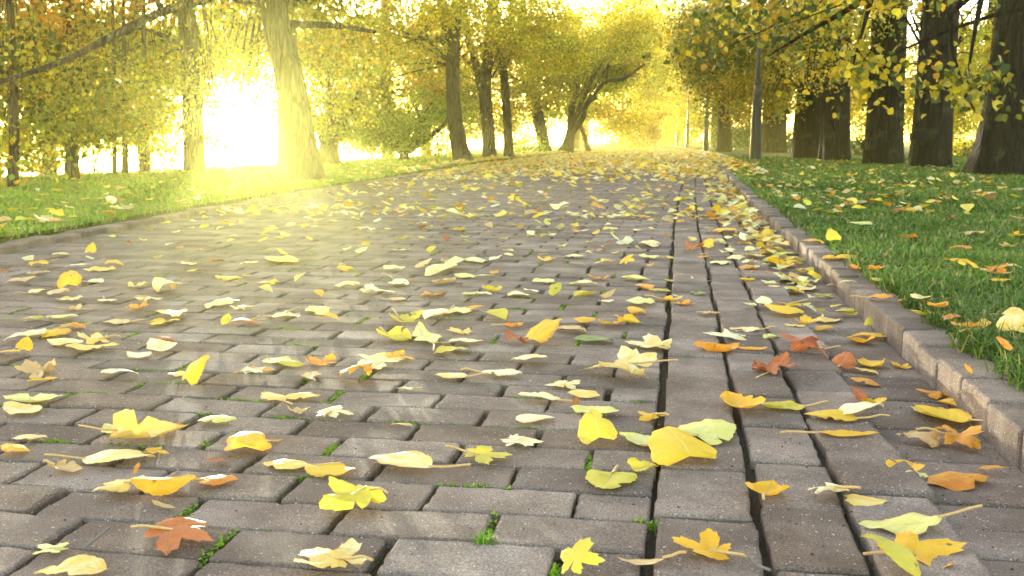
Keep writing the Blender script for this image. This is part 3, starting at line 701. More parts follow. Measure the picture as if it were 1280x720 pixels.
L2 = [
 (120,428,40,'M','P','crumple'),(69,419,32,'O','Y','arch'),(93,411,28,'H','O','arch'),(41,400,26,'O','G','arch'),(75,399,46,'O','L','flat'),(35,423,40,'O','P','arch'),(145,404,36,'O','T','arch'),(203,406,46,'M','Y','flat'),(213,396,40,'O','P','flat'),(306,408,32,'H','R','arch'),(283,405,24,'O','G','stand'),(316,466,34,'M','P','flat'),
 (565,441,44,'O','G','flat'),(583,430,46,'O','P','flat'),(495,424,46,'H','G','cup'),(534,422,42,'N','L','flat'),(575,417,34,'M','P','flat'),(505,402,42,'M','G','cup'),(545,398,36,'O','P','arch'),(526,392,26,'O','G','flat'),(573,390,38,'O','L','flat'),(593,387,24,'O','O','arch'),(618,398,36,'O','G','fold'),(642,410,28,'O','O','cup'),
 (397,390,34,'O','L','flat'),(410,398,38,'N','Y','arch'),(352,398,50,'M','P','flat'),(470,368,44,'M','P','flat'),(497,376,30,'O','T','arch'),
 (92,360,40,'H','Y','stand'),(205,364,38,'O','P','roll'),(115,316,24,'H','Y','stand'),(50,332,28,'M','Y','flat'),(75,320,22,'O','P','arch'),(50,342,24,'O','P','flat'),(20,354,26,'O','T','arch'),(118,353,24,'O','P','flat'),(50,366,24,'O','P','flat'),(75,369,26,'O','T','arch'),(120,367,20,'O','L','fold'),(85,377,38,'M','P','flat'),(72,387,18,'O','G','arch'),(95,388,28,'M','T','cup'),(135,377,24,'O','P','arch'),(174,360,26,'M','P','cup'),(156,367,12,'O','R','stand'),(188,376,34,'M','P','flat'),(172,388,30,'M','O','cup'),(143,333,22,'H','Y','arch'),(128,330,16,'N','T','stand'),(126,338,34,'O','P','flat'),(98,333,28,'N','P','flat'),(151,322,15,'O','G','arch'),(166,314,16,'H','Y','arch'),(138,312,14,'O','Y','arch'),(190,321,18,'H','Y','cup'),(203,321,12,'O','R','crumple'),(202,339,18,'O','Y','arch'),(237,330,24,'O','P','flat'),(269,327,22,'O','R','cup'),(293,328,20,'H','O','stand'),(311,330,22,'M','P','flat'),(287,350,36,'O','Y','flat'),(260,360,18,'O','Y','arch'),(278,383,38,'O','P','arch'),(302,387,30,'M','P','flat'),(280,300,12,'H','Y','stand'),(148,337,20,'O','T','flat'),
 (367,312,20,'O','Y','stand'),(443,302,18,'H','Y','stand'),(494,292,14,'O','O','arch'),(507,291,15,'O','G','arch'),(483,288,20,'M','P','flat'),(576,288,26,'M','Y','flat'),(567,299,12,'M','R','crumple'),(581,299,20,'M','O','cup'),(432,338,22,'O','Y','arch'),(414,319,20,'O','Y','roll'),(502,314,26,'O','L','flat'),(529,335,22,'O','T','stand'),(562,330,26,'H','P','cup'),(595,327,30,'O','P','arch'),(493,338,28,'O','L','flat'),(556,339,46,'N','P','flat'),(378,327,20,'N','Y','flat'),(352,328,46,'O','P','flat'),(335,355,28,'M','Y','flat'),(378,360,20,'O','Y','arch'),(435,358,30,'O','P','arch'),(497,356,28,'O','P','flat'),(460,351,18,'O','L','fold'),(542,370,32,'M','O','flat'),(581,363,16,'H','Y','stand'),(605,368,22,'O','P','flat'),(555,354,30,'O','T','cup'),(580,347,28,'O','L','arch'),(606,346,28,'N','L','flat'),(628,342,16,'M','O','crumple'),(614,365,26,'H','G','cup'),(560,320,16,'M','Y','arch'),(591,368,30,'O','L','flat'),(530,312,14,'O','P','flat'),
 (648,370,28,'O','P','arch'),(694,369,28,'O','G','stand'),(731,370,30,'O','G','fold'),(711,367,20,'O','G','stand'),(680,353,28,'O','L','flat'),(730,356,36,'O','L','flat'),(748,350,28,'M','O','cup'),(795,350,36,'O','L','cup'),(853,347,26,'O','O','arch'),(841,353,24,'O','G','cup'),(806,361,24,'O','O','arch'),(826,366,30,'O','G','arch'),(838,377,32,'M','Y','cup'),(858,382,26,'M','O','cup'),(872,368,22,'M','D','flat'),(876,352,24,'M','P','flat'),(757,378,22,'O','P','flat'),(800,379,40,'O','L','flat'),(796,392,24,'H','Y','arch'),(786,404,30,'H','Y','cup'),(765,408,38,'M','Y','cup'),(702,405,18,'H','Y','stand'),(731,404,28,'O','Y','arch'),(683,326,22,'M','Y','cup'),(712,318,20,'H','G','arch'),(718,322,32,'O','L','flat'),(697,315,20,'O','L','stand'),(784,331,22,'M','Y','stand'),(756,330,28,'M','P','flat'),(811,323,26,'O','L','flat'),(658,341,14,'O','O','arch'),(730,287,16,'M','R','stand'),(738,294,14,'O','R','cup'),(787,278,13,'O','R','stand'),(678,264,15,'O','G','arch'),(695,265,12,'O','O','arch'),(743,253,20,'M','Y','crumple'),(848,276,18,'O','G','stand'),(823,300,16,'O','O','flat'),(812,307,28,'O','P','arch'),(883,310,22,'H','Y','stand'),(905,293,28,'O','Y','arch'),(908,300,16,'H','Y','stand'),(868,313,26,'M','R','crumple'),(846,320,20,'O','G','arch'),(864,322,20,'O','T','arch'),(879,340,18,'H','Y','stand'),(893,341,18,'O','L','flat'),(900,331,28,'O','L','arch'),(934,352,22,'O','Y','cup'),(936,336,26,'O','O','arch'),(921,324,24,'O','P','arch'),(940,321,26,'N','P','flat'),(880,325,24,'N','O','arch'),(665,308,20,'O','G','flat'),(680,295,20,'M','Y','flat'),(705,345,0,'O','P','flat'),
 # gutter and kerb
 (960,298,26,'H','Y','stand'),(972,308,26,'O','P','fold'),(985,318,22,'O','L','flat'),(978,334,40,'M','Y','crumple'),(1005,333,16,'M','O','stand'),(994,339,12,'O','Y','fold'),(975,350,34,'O','P','arch'),(1001,355,34,'H','L','cup'),(968,362,34,'O','P','arch'),(1006,363,26,'O','P','flat'),(1030,371,26,'M','G','flat'),(1033,381,18,'M','P','cup'),(968,372,10,'N','O','stand'),(985,384,30,'M','Y','flat'),(948,300,26,'M','Y','flat'),(955,318,28,'O','Y','arch'),(1022,355,14,'N','P','flat'),(950,345,28,'M','O','crumple'),(962,330,24,'O','G','flat'),
 (1061,354,22,'O','L','flat'),(1100,375,30,'O','O','flat'),(1128,377,22,'N','O','flat'),(1101,355,28,'O','G','flat'),(1094,346,24,'M','O','cup'),(1070,336,24,'M','O','cup'),(1040,324,26,'M','Y','flat'),(1058,325,26,'O','Y','arch'),
 # right lawn
 (1041,308,28,'H','G','stand'),(1016,304,24,'O','Y','arch'),(990,271,20,'O','Y','stand'),(1012,313,16,'N','P','flat'),(994,285,10,'N','P','flat'),(1150,374,26,'O','P','cup'),(1172,396,24,'H','O','cup'),(1157,306,20,'H','Y','stand'),(1162,323,20,'H','O','stand'),(1200,336,42,'M','Y','arch'),(1243,343,32,'O','T','cup'),(1202,315,30,'H','O','arch'),(1217,297,30,'M','T','arch'),(1187,275,22,'M','R','cup'),(1122,268,22,'M','R','arch'),(1136,299,24,'O','O','cup'),(1109,269,16,'M','P','stand'),(1075,281,24,'O','L','flat'),(1086,287,16,'M','O','arch'),(1141,266,26,'H','Y','arch'),(1265,418,44,'H','P','stand'),(1205,411,34,'H','O','cup'),(1190,398,28,'O','O','arch'),(1228,409,40,'N','Y','arch'),(1256,455,30,'H','O','stand'),(1158,395,26,'N','G','fold'),(1235,394,22,'N','P','flat'),(1245,342,28,'M','O','crumple'),(1260,310,26,'M','P','crumple'),(1240,315,20,'O','T','cup'),(1060,268,12,'O','Y','flat'),(1088,258,9,'N','P','stand'),(1180,264,20,'M','P','cup'),(1270,296,22,'M','Y','cup'),(1250,352,22,'O','Y','arch'),
 # left lawn by the kerb
 (8,310,18,'O','G','cup'),(22,297,16,'M','Y','flat'),(68,283,24,'M','T','cup'),(92,274,18,'M','P','cup'),(136,280,16,'M','P','flat'),(175,290,14,'O','P','stand'),(155,282,10,'M','T','flat'),
]
for t in L1:
    px, py, wp, sh, c, pose, hd, st, lab = t
    x, y, z = ground_pt(px, py+(.05*wp if pose == 'stand' else 0)); d = x*FWD[0]+y*FWD[1]+(z-CZ)*FWD[2]
    leaf(x, y, z, wp*d/F, sh, c, pose, hd*D2+R.gauss(0, .12), bool(st), lab)
for t in L2:
    px, py, wp, sh, c, pose = t
    if wp < 21: continue
    x, y, z = ground_pt(px, py); d = x*FWD[0]+y*FWD[1]+(z-CZ)*FWD[2]
    hd = None if pose not in ('stand',) else R.uniform(-.9, .9)
    leaf(x, y, z, wp*d/F, sh, c, pose, hd)
while len(LEAVES) < 322:                                   # the rest of the nearest three hundred
    q = R.random()
    if q < .62: y = 2.3+4.6*R.random(); x = R.uniform(.0, .53) if R.random() < .4 else .52-abs(R.gauss(0, .10))
    elif q < .85: y = R.uniform(4.5, 7.6); x = R.uniform(kerb_l(y)+.1, .2)
    else: y = R.uniform(3, 6.5); x = kerb_r(y)+.12+R.random()**1.3*2.2
    if q > .62 and any(abs(x-l[4]) < .045 and abs(y-l[5]) < .09 for l in LEAVES): continue
    leaf(x, y, surf_z(x, y), R.uniform(.06, .095), R.choice('HOOOMMN'), R.choices('YPGLOTR', (6, 6, 1, 1, 4, 2, 2))[0], R.choices(('flat', 'arch', 'cup', 'stand', 'crumple'), (5, 3, 2, 1, 1))[0], None, False, None, None, False)
ORD = ['nearest'] + [w_+' nearest' for w_ in 'second third fourth fifth sixth seventh eighth ninth tenth eleventh twelfth thirteenth fourteenth fifteenth sixteenth seventeenth eighteenth nineteenth twentieth'.split()]
grp = {}
for l in LEAVES:
    if not l[6]:
        l[6] = f"{LC[l[1]][0]} {SHAPES[l[2]]} leaf {POSES[l[3]]} {place_of(l[4], l[5])}"; grp.setdefault(l[6], []).append(l)
for k, ls in grp.items():
    ls.sort(key=lambda l: l[4]**2+l[5]**2)
    if len(ls) > 1:
        for i, l in enumerate(ls): l[6] = f"{k}, {ORD[min(i, 19)]} of {len(ls)}"
for l in LEAVES: tag(l[0], l[6], 'leaf', GRP)
# the litter beyond
def litter(n, fn, seed, name, label, zf, smin=.055, smax=.095, cols=None):
    g = np.random.default_rng(seed); x, y = fn(g, n); n = len(x)
    s = g.uniform(smin, smax, n); az = g.uniform(0, 6.28, n); asp = g.uniform(.3, .55, n); k = g.uniform(-.35, .45, n); f = g.uniform(-.1, .4, n)
    T = np.array([(0, -.5), (.45, -.28), (.5, .05), (.25, .32), (0, .55), (-.25, .32), (-.5, .05), (-.45, -.28)])
    V = np.empty((n, 10, 3)); mid = np.array([(0, -.18), (0, .2)]); A = np.vstack([T, mid])
    lx = A[None, :, 0]*(asp*2)[:, None]*g.uniform(.82, 1.18, (n, 10)); ly = A[None, :, 1]*g.uniform(.88, 1.12, (n, 10))
    lz = f[:, None]*np.abs(lx)+k[:, None]*(ly**2-.1)*1.6+g.normal(0, .03, (n, 10))
    t1, t2 = g.normal(0, .22, n), g.normal(0, .22, n); lz += lx*t1[:, None]+ly*t2[:, None]
    lz -= lz.min(1, keepdims=True)
    ca, sa = np.cos(az)[:, None], np.sin(az)[:, None]
    V[:, :, 0] = x[:, None]+(lx*ca-ly*sa)*s[:, None]; V[:, :, 1] = y[:, None]+(lx*sa+ly*ca)*s[:, None]; V[:, :, 2] = zf(x, y)[:, None]+.004+lz*s[:, None]+g.uniform(0, .006, n)[:, None]
    b = np.arange(n)[:, None]*10
    Q = [(0, 1, 2, 8), (8, 2, 3, 9), (9, 3, 4, 4), (0, 8, 6, 7), (8, 9, 5, 6), (9, 4, 5, 5)]
    T3 = []
    for q in ((0, 1, 8), (1, 2, 8), (2, 9, 8), (2, 3, 9), (3, 4, 9), (4, 5, 9), (5, 6, 9), (6, 8, 9), (6, 7, 8), (7, 0, 8)): T3.append(b+np.array(q)[None, :])
    T3 = np.concatenate(T3)
    pal = np.array(cols or [(.80, .55, .03), (.78, .66, .27), (.80, .70, .38), (.62, .55, .06), (.72, .32, .03), (.62, .38, .13), (.34, .10, .02), (.82, .60, .10)])
    ci = g.choice(len(pal), n, p=np.array([5, 5, 4, 2, 3, 2, 1, 5])[:len(pal)]/np.array([5, 5, 4, 2, 3, 2, 1, 5])[:len(pal)].sum())
    c = pal[ci]*g.uniform(.8, 1.1, (n, 1))
    o = mesh(name, V.reshape(-1, 3), T3, MLIT, tint=np.repeat(c, 10, 0)); return tag(o, label, 'leaves', kind='stuff')
def f_path(g, n):
    y = 6.4+np.exp(g.uniform(math.log(1), math.log(66), n))-1; 
    keep = g.random(n) < np.interp(y, [6, 9, 14, 20, 30], [.22, .2, .35, .9, 1]); y = y[keep]; n = len(y)
    l, r = kerb_l(y), kerb_r(y); t = g.random(n)
    gut = g.random(n) < np.interp(y, [6, 20, 40], [.25, .18, .05]); x = l+(r-l)*t; x[gut] = (r-.02-np.abs(g.normal(0, .12, n)))[gut]
    return x, y
litter(5200, f_path, 11, 'leaf_litter', 'yellow and cream leaf litter strewn thickly over the far paving', lambda x, y: np.where(x > kerb_r(y)-.185, -.018, .003))
def f_near(g, n):
    y = g.uniform(3.0, 7.2, n); l, r = kerb_l(y), kerb_r(y); x = l+(r-l)*g.random(n); m = g.random(n) < .5; x[m] = (r-.02-np.abs(g.normal(0, .13, n)))[m]
    k = g.random(n) < np.interp(y, [3, 7], [.45, 1]); return x[k], y[k]
litter(560, f_near, 15, 'leaf_litter', 'small leaves and leaf scraps between the larger fallen leaves on the paving', lambda x, y: np.where(x > kerb_r(y)-.185, -.018, .003), .035, .062)
def f_cover(g, n):
    y = 12.5+np.abs(g.normal(0, 24, n)); y = y[y < 75]; y = y[g.random(len(y)) < np.interp(y, [12.5, 15, 19, 25, 32], [.06, .14, .4, .85, 1])]; n = len(y); l, r = kerb_l(y), kerb_r(y); return l-.4+(r-l+.9)*g.random(n), y
litter(24000, f_cover, 12, 'leaf_litter', 'dense carpet of yellow leaves covering the far end of the avenue', lambda x, y: np.where((x > kerb_r(y)+.1) | (x < kerb_l(y)-.1), LAWN+.02, np.where((x > kerb_r(y)-.01) | (x < kerb_l(y)), .064, .003)), .07, .13)
def f_rl(g, n):
    y = np.exp(g.uniform(math.log(3.4), math.log(30), n)); x = kerb_r(y)+.12+np.abs(g.normal(0, 1, n))*(.4+y*.14)
    m = (y > 6.2) | (x > kerb_r(y)+1.2); return x[m], y[m]
litter(650, f_rl, 13, 'leaf_litter', 'scattered autumn leaves in the grass under the right-hand trees', lambda x, y: np.full(len(x), LAWN+.022), .05, .09)
def f_ll(g, n):
    y = np.exp(g.uniform(math.log(4.2), math.log(30), n)); x = kerb_l(y)-.1-np.abs(g.normal(0, 1, n))*1.5; m = x > bank(y); return x[m], y[m]
litter(300, f_ll, 14, 'leaf_litter', 'scattered yellow leaves in the sunlit grass on the left', lambda x, y: np.full(len(x), LAWN+.022), .05, .09)
# twigs
def twig(p, label, r=.0016):
    pts = [(*ground_pt(a, b)[:2], ground_pt(a, b)[2]+.003+h, r*(1-.12*i)) for i, (a, b, h) in enumerate(p)]; o = np.array(pts[0][:3])
    t = Tube(); t.add(pts, 4, 6, .1); ob = t.build('twig', MTWIG, None, o); ob.location = o; tag(ob, label, 'twig', 'twigs on the paving')
twig([(918, 696, .004), (934, 704, .008), (946, 712, .003), (962, 722, .006)], 'thin grey forked twig at the bottom of the second band')
twig([(1200, 524, .002), (1212, 533, .003), (1219, 546, .002), (1226, 558, .001)], 'crooked grey twig lying at the foot of the right kerb')
twig([(102, 692, .002), (118, 684, .006), (137, 672, .010)], 'reddish stalk-like twig beside the small pale green ragged leaf', .0014)
# ------------------------------------------------------------------ trees
PAL = {
 'bright': [(.88, .68, .03), (.84, .60, .02), (.74, .62, .05), (.50, .50, .04)],  # right background trees: backlit sunshine put into brighter leaf colours
 'yellow': [(.66, .55, .02), (.74, .62, .04), (.52, .48, .03), (.36, .40, .03), (.62, .42, .02), (.26, .32, .03)],
 'gold': [(.64, .50, .02), (.40, .42, .03), (.20, .28, .03), (.60, .34, .02), (.52, .24, .02), (.40, .34, .03), (.66, .50, .05)],
 'olive': [(.20, .20, .02), (.13, .15, .015), (.34, .30, .025), (.26, .26, .03), (.45, .36, .03)],
 'green': [(.05, .10, .015), (.08, .14, .02), (.12, .17, .02), (.035, .07, .012), (.22, .22, .025)],
 'mixed': [(.58, .42, .02), (.30, .28, .025), (.12, .15, .02), (.60, .36, .02), (.06, .10, .015), (.66, .52, .05)],
 'willow': [(.32, .44, .04), (.42, .50, .05), (.48, .50, .05), (.26, .36, .03)],
 'orange': [(.56, .26, .02), (.50, .20, .02), (.58, .40, .03), (.36, .30, .03), (.20, .16, .02)],
}
def foliage(blobs, rg):
    """blobs: (centre xyz, radii xyz, n leaves, leaf size, palette) -> V, tris, tint"""
    Vs, Ts, Cs = [], [], []; nb = 0
    for c, r, n, s, pal in blobs:
        ncl = max(4, int(n/42)); u = rg.normal(0, 1, (ncl, 3)); u /= np.linalg.norm(u, axis=1, keepdims=True)
        cc = np.asarray(c)+u*np.asarray(r)*(rg.random((ncl, 1))**.45)
        pc = rg.integers(0, len(PAL[pal]), ncl); per = rg.integers(18, 66, ncl)
        idx = np.repeat(np.arange(ncl), per); m = len(idx)
        sp_ = rg.uniform(2.2, 4.2, ncl)[idx][:, None]*s
        off = rg.normal(0, 1, (m, 3))*sp_*np.array([1, 1, .5]); off[:, 2] -= .06*(off[:, 0]**2+off[:, 1]**2)/(s*4)
        p = cc[idx]+off
        nrm = rg.normal(0, 1, (m, 3))*np.array([.8, .8, .55])+np.array([0, 0, .55]); nrm /= np.linalg.norm(nrm, axis=1, keepdims=True)
        d = rg.normal(0, 1, (m, 3)); d[:, 2] -= .7; d -= nrm*(d*nrm).sum(1, keepdims=True); d /= np.linalg.norm(d, axis=1, keepdims=True)
        e = np.cross(nrm, d); L = s*rg.uniform(.65, 1.25, m)[:, None]; W = L*rg.uniform(.34, .5, m)[:, None]; fo = nrm*L*rg.uniform(-.12, .25, m)[:, None]
        q = np.empty((m, 6, 3)); q[:, 0] = p; q[:, 1] = p+d*L*.3+e*W+fo; q[:, 2] = p+d*L*.68+e*W*.72+fo; q[:, 3] = p+d*L; q[:, 4] = p+d*L*.68-e*W*.72+fo; q[:, 5] = p+d*L*.3-e*W+fo
        b = nb+np.arange(m)[:, None]*6
        for t in ((0, 1, 5), (1, 2, 5), (2, 4, 5), (2, 3, 4)): Ts.append(b+np.array(t)[None, :])
        palA = np.array(PAL[pal]); ci = np.where(rg.random(m) < .78, pc[idx], rg.integers(0, len(palA), m)); col = palA[ci]*rg.uniform(.65, 1.25, (m, 1))*rg.uniform(.55, 1.25, ncl)[idx][:, None]
        Vs.append(q.reshape(-1, 3)); Cs.append(np.repeat(col, 6, 0)*np.clip(rg.normal(1, .16, (m*6, 1)), .5, 1.5)); nb += m*6
    return np.vstack(Vs), np.concatenate(Ts), np.vstack(Cs)
TREEN = 0
def tree(name, label, base, trunk, blobs, bark=BARK_L, limbs=(), top=None, sides=14, flare=.35, lobes=5, seed=None, nlimb=7, cat='tree', noise=.035, ridge=0., group=None, lsize=.056, cov=3., topn=1500):
    """base (x,y,z); trunk [(dx,dy,z,r)...] from the base; blobs in picture terms (px,py,rx,ry,Y,depth,palette) turned into places in the world"""
    global TREEN; TREEN += 1; rg = np.random.default_rng(seed or 100+TREEN); b = np.array(base, float)
    o = empty(name, base, label, cat, group)
    tb = Tube(); pts = [(b[0]+a[0], b[1]+a[1], b[2]+a[2], a[3]) for a in trunk]
    pts = [(pts[0][0], pts[0][1], pts[0][2]-.12, pts[0][3])]+pts[0:]
    tb.add(pts, 6, sides, noise, flare, lobes, TREEN*7, ridge)
    B = []
    for q in blobs:
        px, py, rx, ry, Y, dep, pal = q[:7]; cv = q[7] if len(q) > 7 else cov
        c = P(px, py, Y); sc = F/Y; ls = (q[8] if len(q) > 8 else lsize)*(1 if Y < 28 else Y/28)
        n = int(1.9*cv*math.pi*rx*ry/((ls*sc)**2*.45)); B.append((c, (rx/sc, dep, ry/sc), max(60, n), ls, pal))
    if top:
        tz, tr, pal = top; t = pts[-1]; B.append(((t[0], t[1], tz), (tr, tr, tr*.6), topn, .16, pal))
    for l in limbs:
        tb.add([tuple(np.array(k[:3]))+(k[3],) for k in l], 5, 8, .05, 0, 0, TREEN)
    tp = np.array([p_[:3] for p_ in pts])
    for c, r, n, s, pal in B[:len(blobs)]:
        for k in range(nlimb):
            u = rg.normal(0, 1, 3); e = np.asarray(c)+u/np.linalg.norm(u)*np.asarray(r)*rg.uniform(.3, .8)
            hi = np.where(tp[:, 2] > min(1.3, tp[-1, 2]*.4))[0]; st = tp[hi[rg.integers(0, len(hi))]]
            r0 = min(.05, trunk[-1][3]*.5)*rg.uniform(.4, .9); md = st*.45+e*.55+np.array([0, 0, .12*np.linalg.norm(e-st)])+rg.normal(0, .08, 3)
            tb.add([(*st, r0), (*md, r0*.6), (*e, r0*.2)], 5, 5, .05)
    tb.build('trunk', bark, o, b)
    V, T, C = foliage(B, rg); mesh('crown', V-b, T, MCROWN, o, tint=C)
    return o
def B0(px, py, z=LAWN): x, y = at(px, py, z); return (x, y, z)
def rel(b, px, py, r, Y=None):
    p = P(px, py, Y or b[1]); return (p[0]-b[0], p[1]-b[1], p[2]-b[2], r)
# --- left side
b = B0(385, 227)
br = [(*P(338, -40, 10.7), .07), (*P(262, -4, 10.2), .055), (*P(205, 14, 9.7), .045), (*P(150, 40, 9.3), .04), (*P(80, 76, 8.8), .03), (*P(-10, 106, 8.2), .02)]
br2 = [(*P(205, 14, 9.7), .03), (*P(190, -10, 9.9), .025), (*P(170, -60, 10), .015)]
br3 = [(*P(345, 30, 10.8), .05), (*P(415, 32, 11), .035), (*P(470, 40, 11.3), .02)]
tree('tree', 'leaning thick trunk at the left kerb with a long bare bough reaching left', b, [(0, 0, 0, .19), rel(b, 376, 180, .165), rel(b, 362, 100, .15), rel(b, 342, 10, .14), rel(b, 330, -120, .12), rel(b, 320, -260, .09)],
     [(410, 0, 90, 40, 11.5, .9, 'yellow', 1.3), (290, -20, 90, 35, 11, .9, 'yellow', 1.3), (450, 50, 45, 30, 12, .6, 'gold', 1.2), (120, -30, 150, 40, 9.5, .8, 'orange', 1.2)], limbs=[br, br2, br3], top=(5.2, 2.2, 'yellow'), sides=18, flare=.15)
b = B0(360, 208)
tree('tree', 'upright trunk half hidden behind the leaning tree at left', b, [(0, 0, 0, .2), rel(b, 360, 120, .18), rel(b, 358, 20, .16), rel(b, 356, -120, .1)],
     [(300, 40, 60, 50, 18, 1.2, 'yellow', 1.8), (400, 60, 50, 40, 18.5, 1.2, 'gold', 1.6), (345, 100, 35, 30, 18.5, .8, 'yellow', .9), (265, 120, 30, 30, 18, .6, 'yellow', .6), (300, 80, 45, 35, 16.5, .8, 'yellow', 1.3), (310, 120, 25, 20, 17, .4, 'yellow', .4)], top=(6, 2.6, 'yellow'))
b = B0(243, 214)
tree('tree', 'straight trunk standing in the sun glow left of the bright gap', b, [(0, 0, 0, .15), rel(b, 241, 150, .14), rel(b, 236, 60, .13), rel(b, 231, -20, .12), rel(b, 225, -200, .07)],
     [(160, 70, 80, 55, 14.5, 1.2, 'yellow', 2.), (230, 60, 60, 50, 15, 1., 'yellow', 1.6), (190, 140, 45, 40, 15, .8, 'yellow', 1.5), (100, 30, 80, 40, 14, 1, 'mixed', 1.8), (264, 160, 12, 26, 14.6, .2, 'yellow', .45), (270, 100, 22, 26, 15.2, .4, 'yellow', .8)], top=(5, 2.4, 'yellow'))
b = B0(90, 226)
tree('tree', 'short dark trunk under low yellow foliage on the left lawn', b, [(0, 0, 0, .075), rel(b, 89, 170, .068), rel(b, 86, 100, .06), rel(b, 84, -60, .03)],
     [(70, 90, 75, 60, 10.8, .8, 'mixed', 2.4), (90, 130, 60, 55, 10.5, .4, 'yellow', 1.8), (110, 160, 50, 30, 11, .6, 'yellow', 1.6), (30, 40, 60, 50, 10, .8, 'orange', 2.2)], top=(3.6, 1.6, 'yellow'), sides=12)
b = B0(16, 236)
tree('tree', 'thin dark trunk draped with orange-yellow leaves at the left edge', b, [(0, 0, 0, .05), rel(b, 18, 160, .045), rel(b, 14, 60, .04), rel(b, 12, -60, .02)],
     [(10, 70, 55, 60, 9., .7, 'mixed', 2.4), (20, 125, 50, 55, 9.3, .4, 'yellow', 1.7), (8, 195, 30, 32, 8.8, .3, 'gold', 1.8), (40, 150, 45, 40, 9.4, .6, 'olive', 1.8)], top=(3.2, 1.3, 'olive'), sides=10)
for (px, py, r, lab, bl) in ((143, 221, .032, 'slim young trunk left of the bright gap, nearer of a slim pair', [(140, 130, 40, 45, 12, .7, 'yellow', 1.5), (145, 140, 40, 50, 11.1, .4, 'yellow', 1.5)]),
                            (156, 217, .045, 'slim pale trunk right behind a slimmer one at left', [(165, 110, 45, 45, 13.2, .7, 'yellow', 1.5)]),
                            (181, 216, .05, 'slim trunk wrapped in glowing low leaves left of the bright gap', [(190, 165, 28, 30, 13.4, .4, 'yellow', 1.1), (200, 100, 45, 45, 13.6, .7, 'yellow', 1.4)])):
    b = B0(px, py); tree('tree', lab, b, [(0, 0, 0, r), rel(b, px, 120, r*.85), rel(b, px-3, -60, r*.4)], bl, sides=8, nlimb=4, top=(3.8, 1.2, 'yellow'))
b = B0(412, 206)
lm = [[(b[0], b[1], .35, .13), (*P(395, 150, b[1]), .08), (*P(370, 110, b[1]), .04)], [(b[0], b[1], .35, .13), (*P(432, 150, b[1]+.2), .08), (*P(452, 110, b[1]), .04)], [(b[0], b[1], .4, .1), (*P(412, 130, b[1]-.2), .06), (*P(408, 80, b[1]), .03)]]
tree('tree', 'low forking tree with a round pale yellow crown by the water', b, [(0, 0, 0, .2), (0, 0, .25, .18), (.02, 0, .5, .15)],
     [(415, 140, 58, 38, 18.2, .9, 'yellow', 1.6, .07), (420, 85, 60, 35, 18.5, 1, 'yellow', 1.5, .07)], limbs=lm, top=(4.6, 1.8, 'yellow'))
b = B0(505, 201)
lm = [[(b[0], b[1], .2, .09), (*P(470+i*28, 165-8*(i % 2), b[1]+R.uniform(-.5, .5)), .045), (*P(440+i*40, 130, b[1]), .02)] for i in range(4)]
tree('tree', 'low green willow-like bush tree with fanned stems behind the left trunks', b, [(0, 0, 0, .12), (0, 0, .15, .1), (0, 0, .4, .08)],
     [(495, 155, 58, 30, 23, 1, 'willow', 2.2, .06), (500, 165, 50, 26, 22, .6, 'willow', 1.6, .05), (440, 160, 30, 24, 22, .6, 'willow', 1.4, .05), (545, 130, 40, 35, 24, 1, 'willow', 2., .06), (460, 165, 30, 20, 22.5, .6, 'willow', 1.5, .06)], limbs=lm, top=None)
b = B0(580, 203)
lm = [[(*P(567, 60, b[1]), .12), (*P(556, 20, b[1]), .11), (*P(540, -40, b[1]+.3), .08)], [(*P(566, 56, b[1]), .08), (*P(540, 48, b[1]-.2), .07), (*P(512, 45, b[1]-.4), .05), (*P(485, 30, b[1]-.5), .03)]]
tree('tree', 'tall brown trunk with a swelling bend, nearest of the row left of the path', b, [(0, 0, 0, .2), rel(b, 574, 180, .175), rel(b, 568, 140, .15), rel(b, 566, 80, .14), rel(b, 570, 20, .11), rel(b, 572, -80, .08)],
     [(490, 50, 70, 45, 20.5, 1.2, 'yellow', 1.5), (560, 5, 70, 30, 20, 1.2, 'yellow', 1.5), (455, 115, 50, 35, 21.5, 1, 'olive', 1.6), (540, 90, 40, 40, 22.5, 1, 'gold', 1.4)], limbs=lm, top=(6.5, 2.8, 'yellow'), sides=18)
b = B0(612, 198)
lm = [[(*P(603, 112, b[1]), .13), (*P(592, 70, b[1]), .1), (*P(580, 20, b[1]), .09), (*P(575, -50, b[1]), .06)], [(*P(598, 90, b[1]), .06), (*P(578, 72, b[1]), .045), (*P(560, 68, b[1]), .03)]]
tree('tree', 'forked dark trunk splitting in two high up, second of the row left of the path', b, [(0, 0, 0, .18), rel(b, 610, 160, .165), rel(b, 606, 110, .155), rel(b, 612, 50, .12), rel(b, 616, -60, .08)],
     [(600, 25, 60, 40, 25, 1.2, 'yellow', 1.5), (640, 60, 50, 30, 26, 1.2, 'gold', 1.5), (560, 120, 40, 40, 27, 1, 'olive', 1.5)], limbs=lm, top=(7, 3, 'yellow'))
b = B0(636, 198)
lm = [[(*P(629, 88, b[1]), .09), (*P(636, 55, b[1]), .07), (*P(640, -10, b[1]), .05)]]
tree('tree', 'slender dark trunk with a narrow fork right beside the forked one', b, [(0, 0, 0, .125), rel(b, 634, 150, .11), rel(b, 629, 90, .1), rel(b, 622, 50, .07), rel(b, 620, -40, .05)],
     [(660, 20, 55, 40, 24, 1.2, 'yellow', 1.6), (700, 70, 50, 26, 23.5, 1, 'yellow', 1.6), (650, 110, 30, 30, 28, 1, 'olive', 1.3)], limbs=lm, top=(6.5, 2.4, 'yellow'))
b = B0(682, 191)
lm = [[(*P(670, 130, b[1]), .09), (*P(656, 112, b[1]), .07), (*P(636, 92, b[1]), .05)], [(*P(668, 128, b[1]), .06), (*P(676, 118, b[1]), .05), (*P(676, 108, b[1]), .04), (*P(664, 105, b[1]), .03)]]
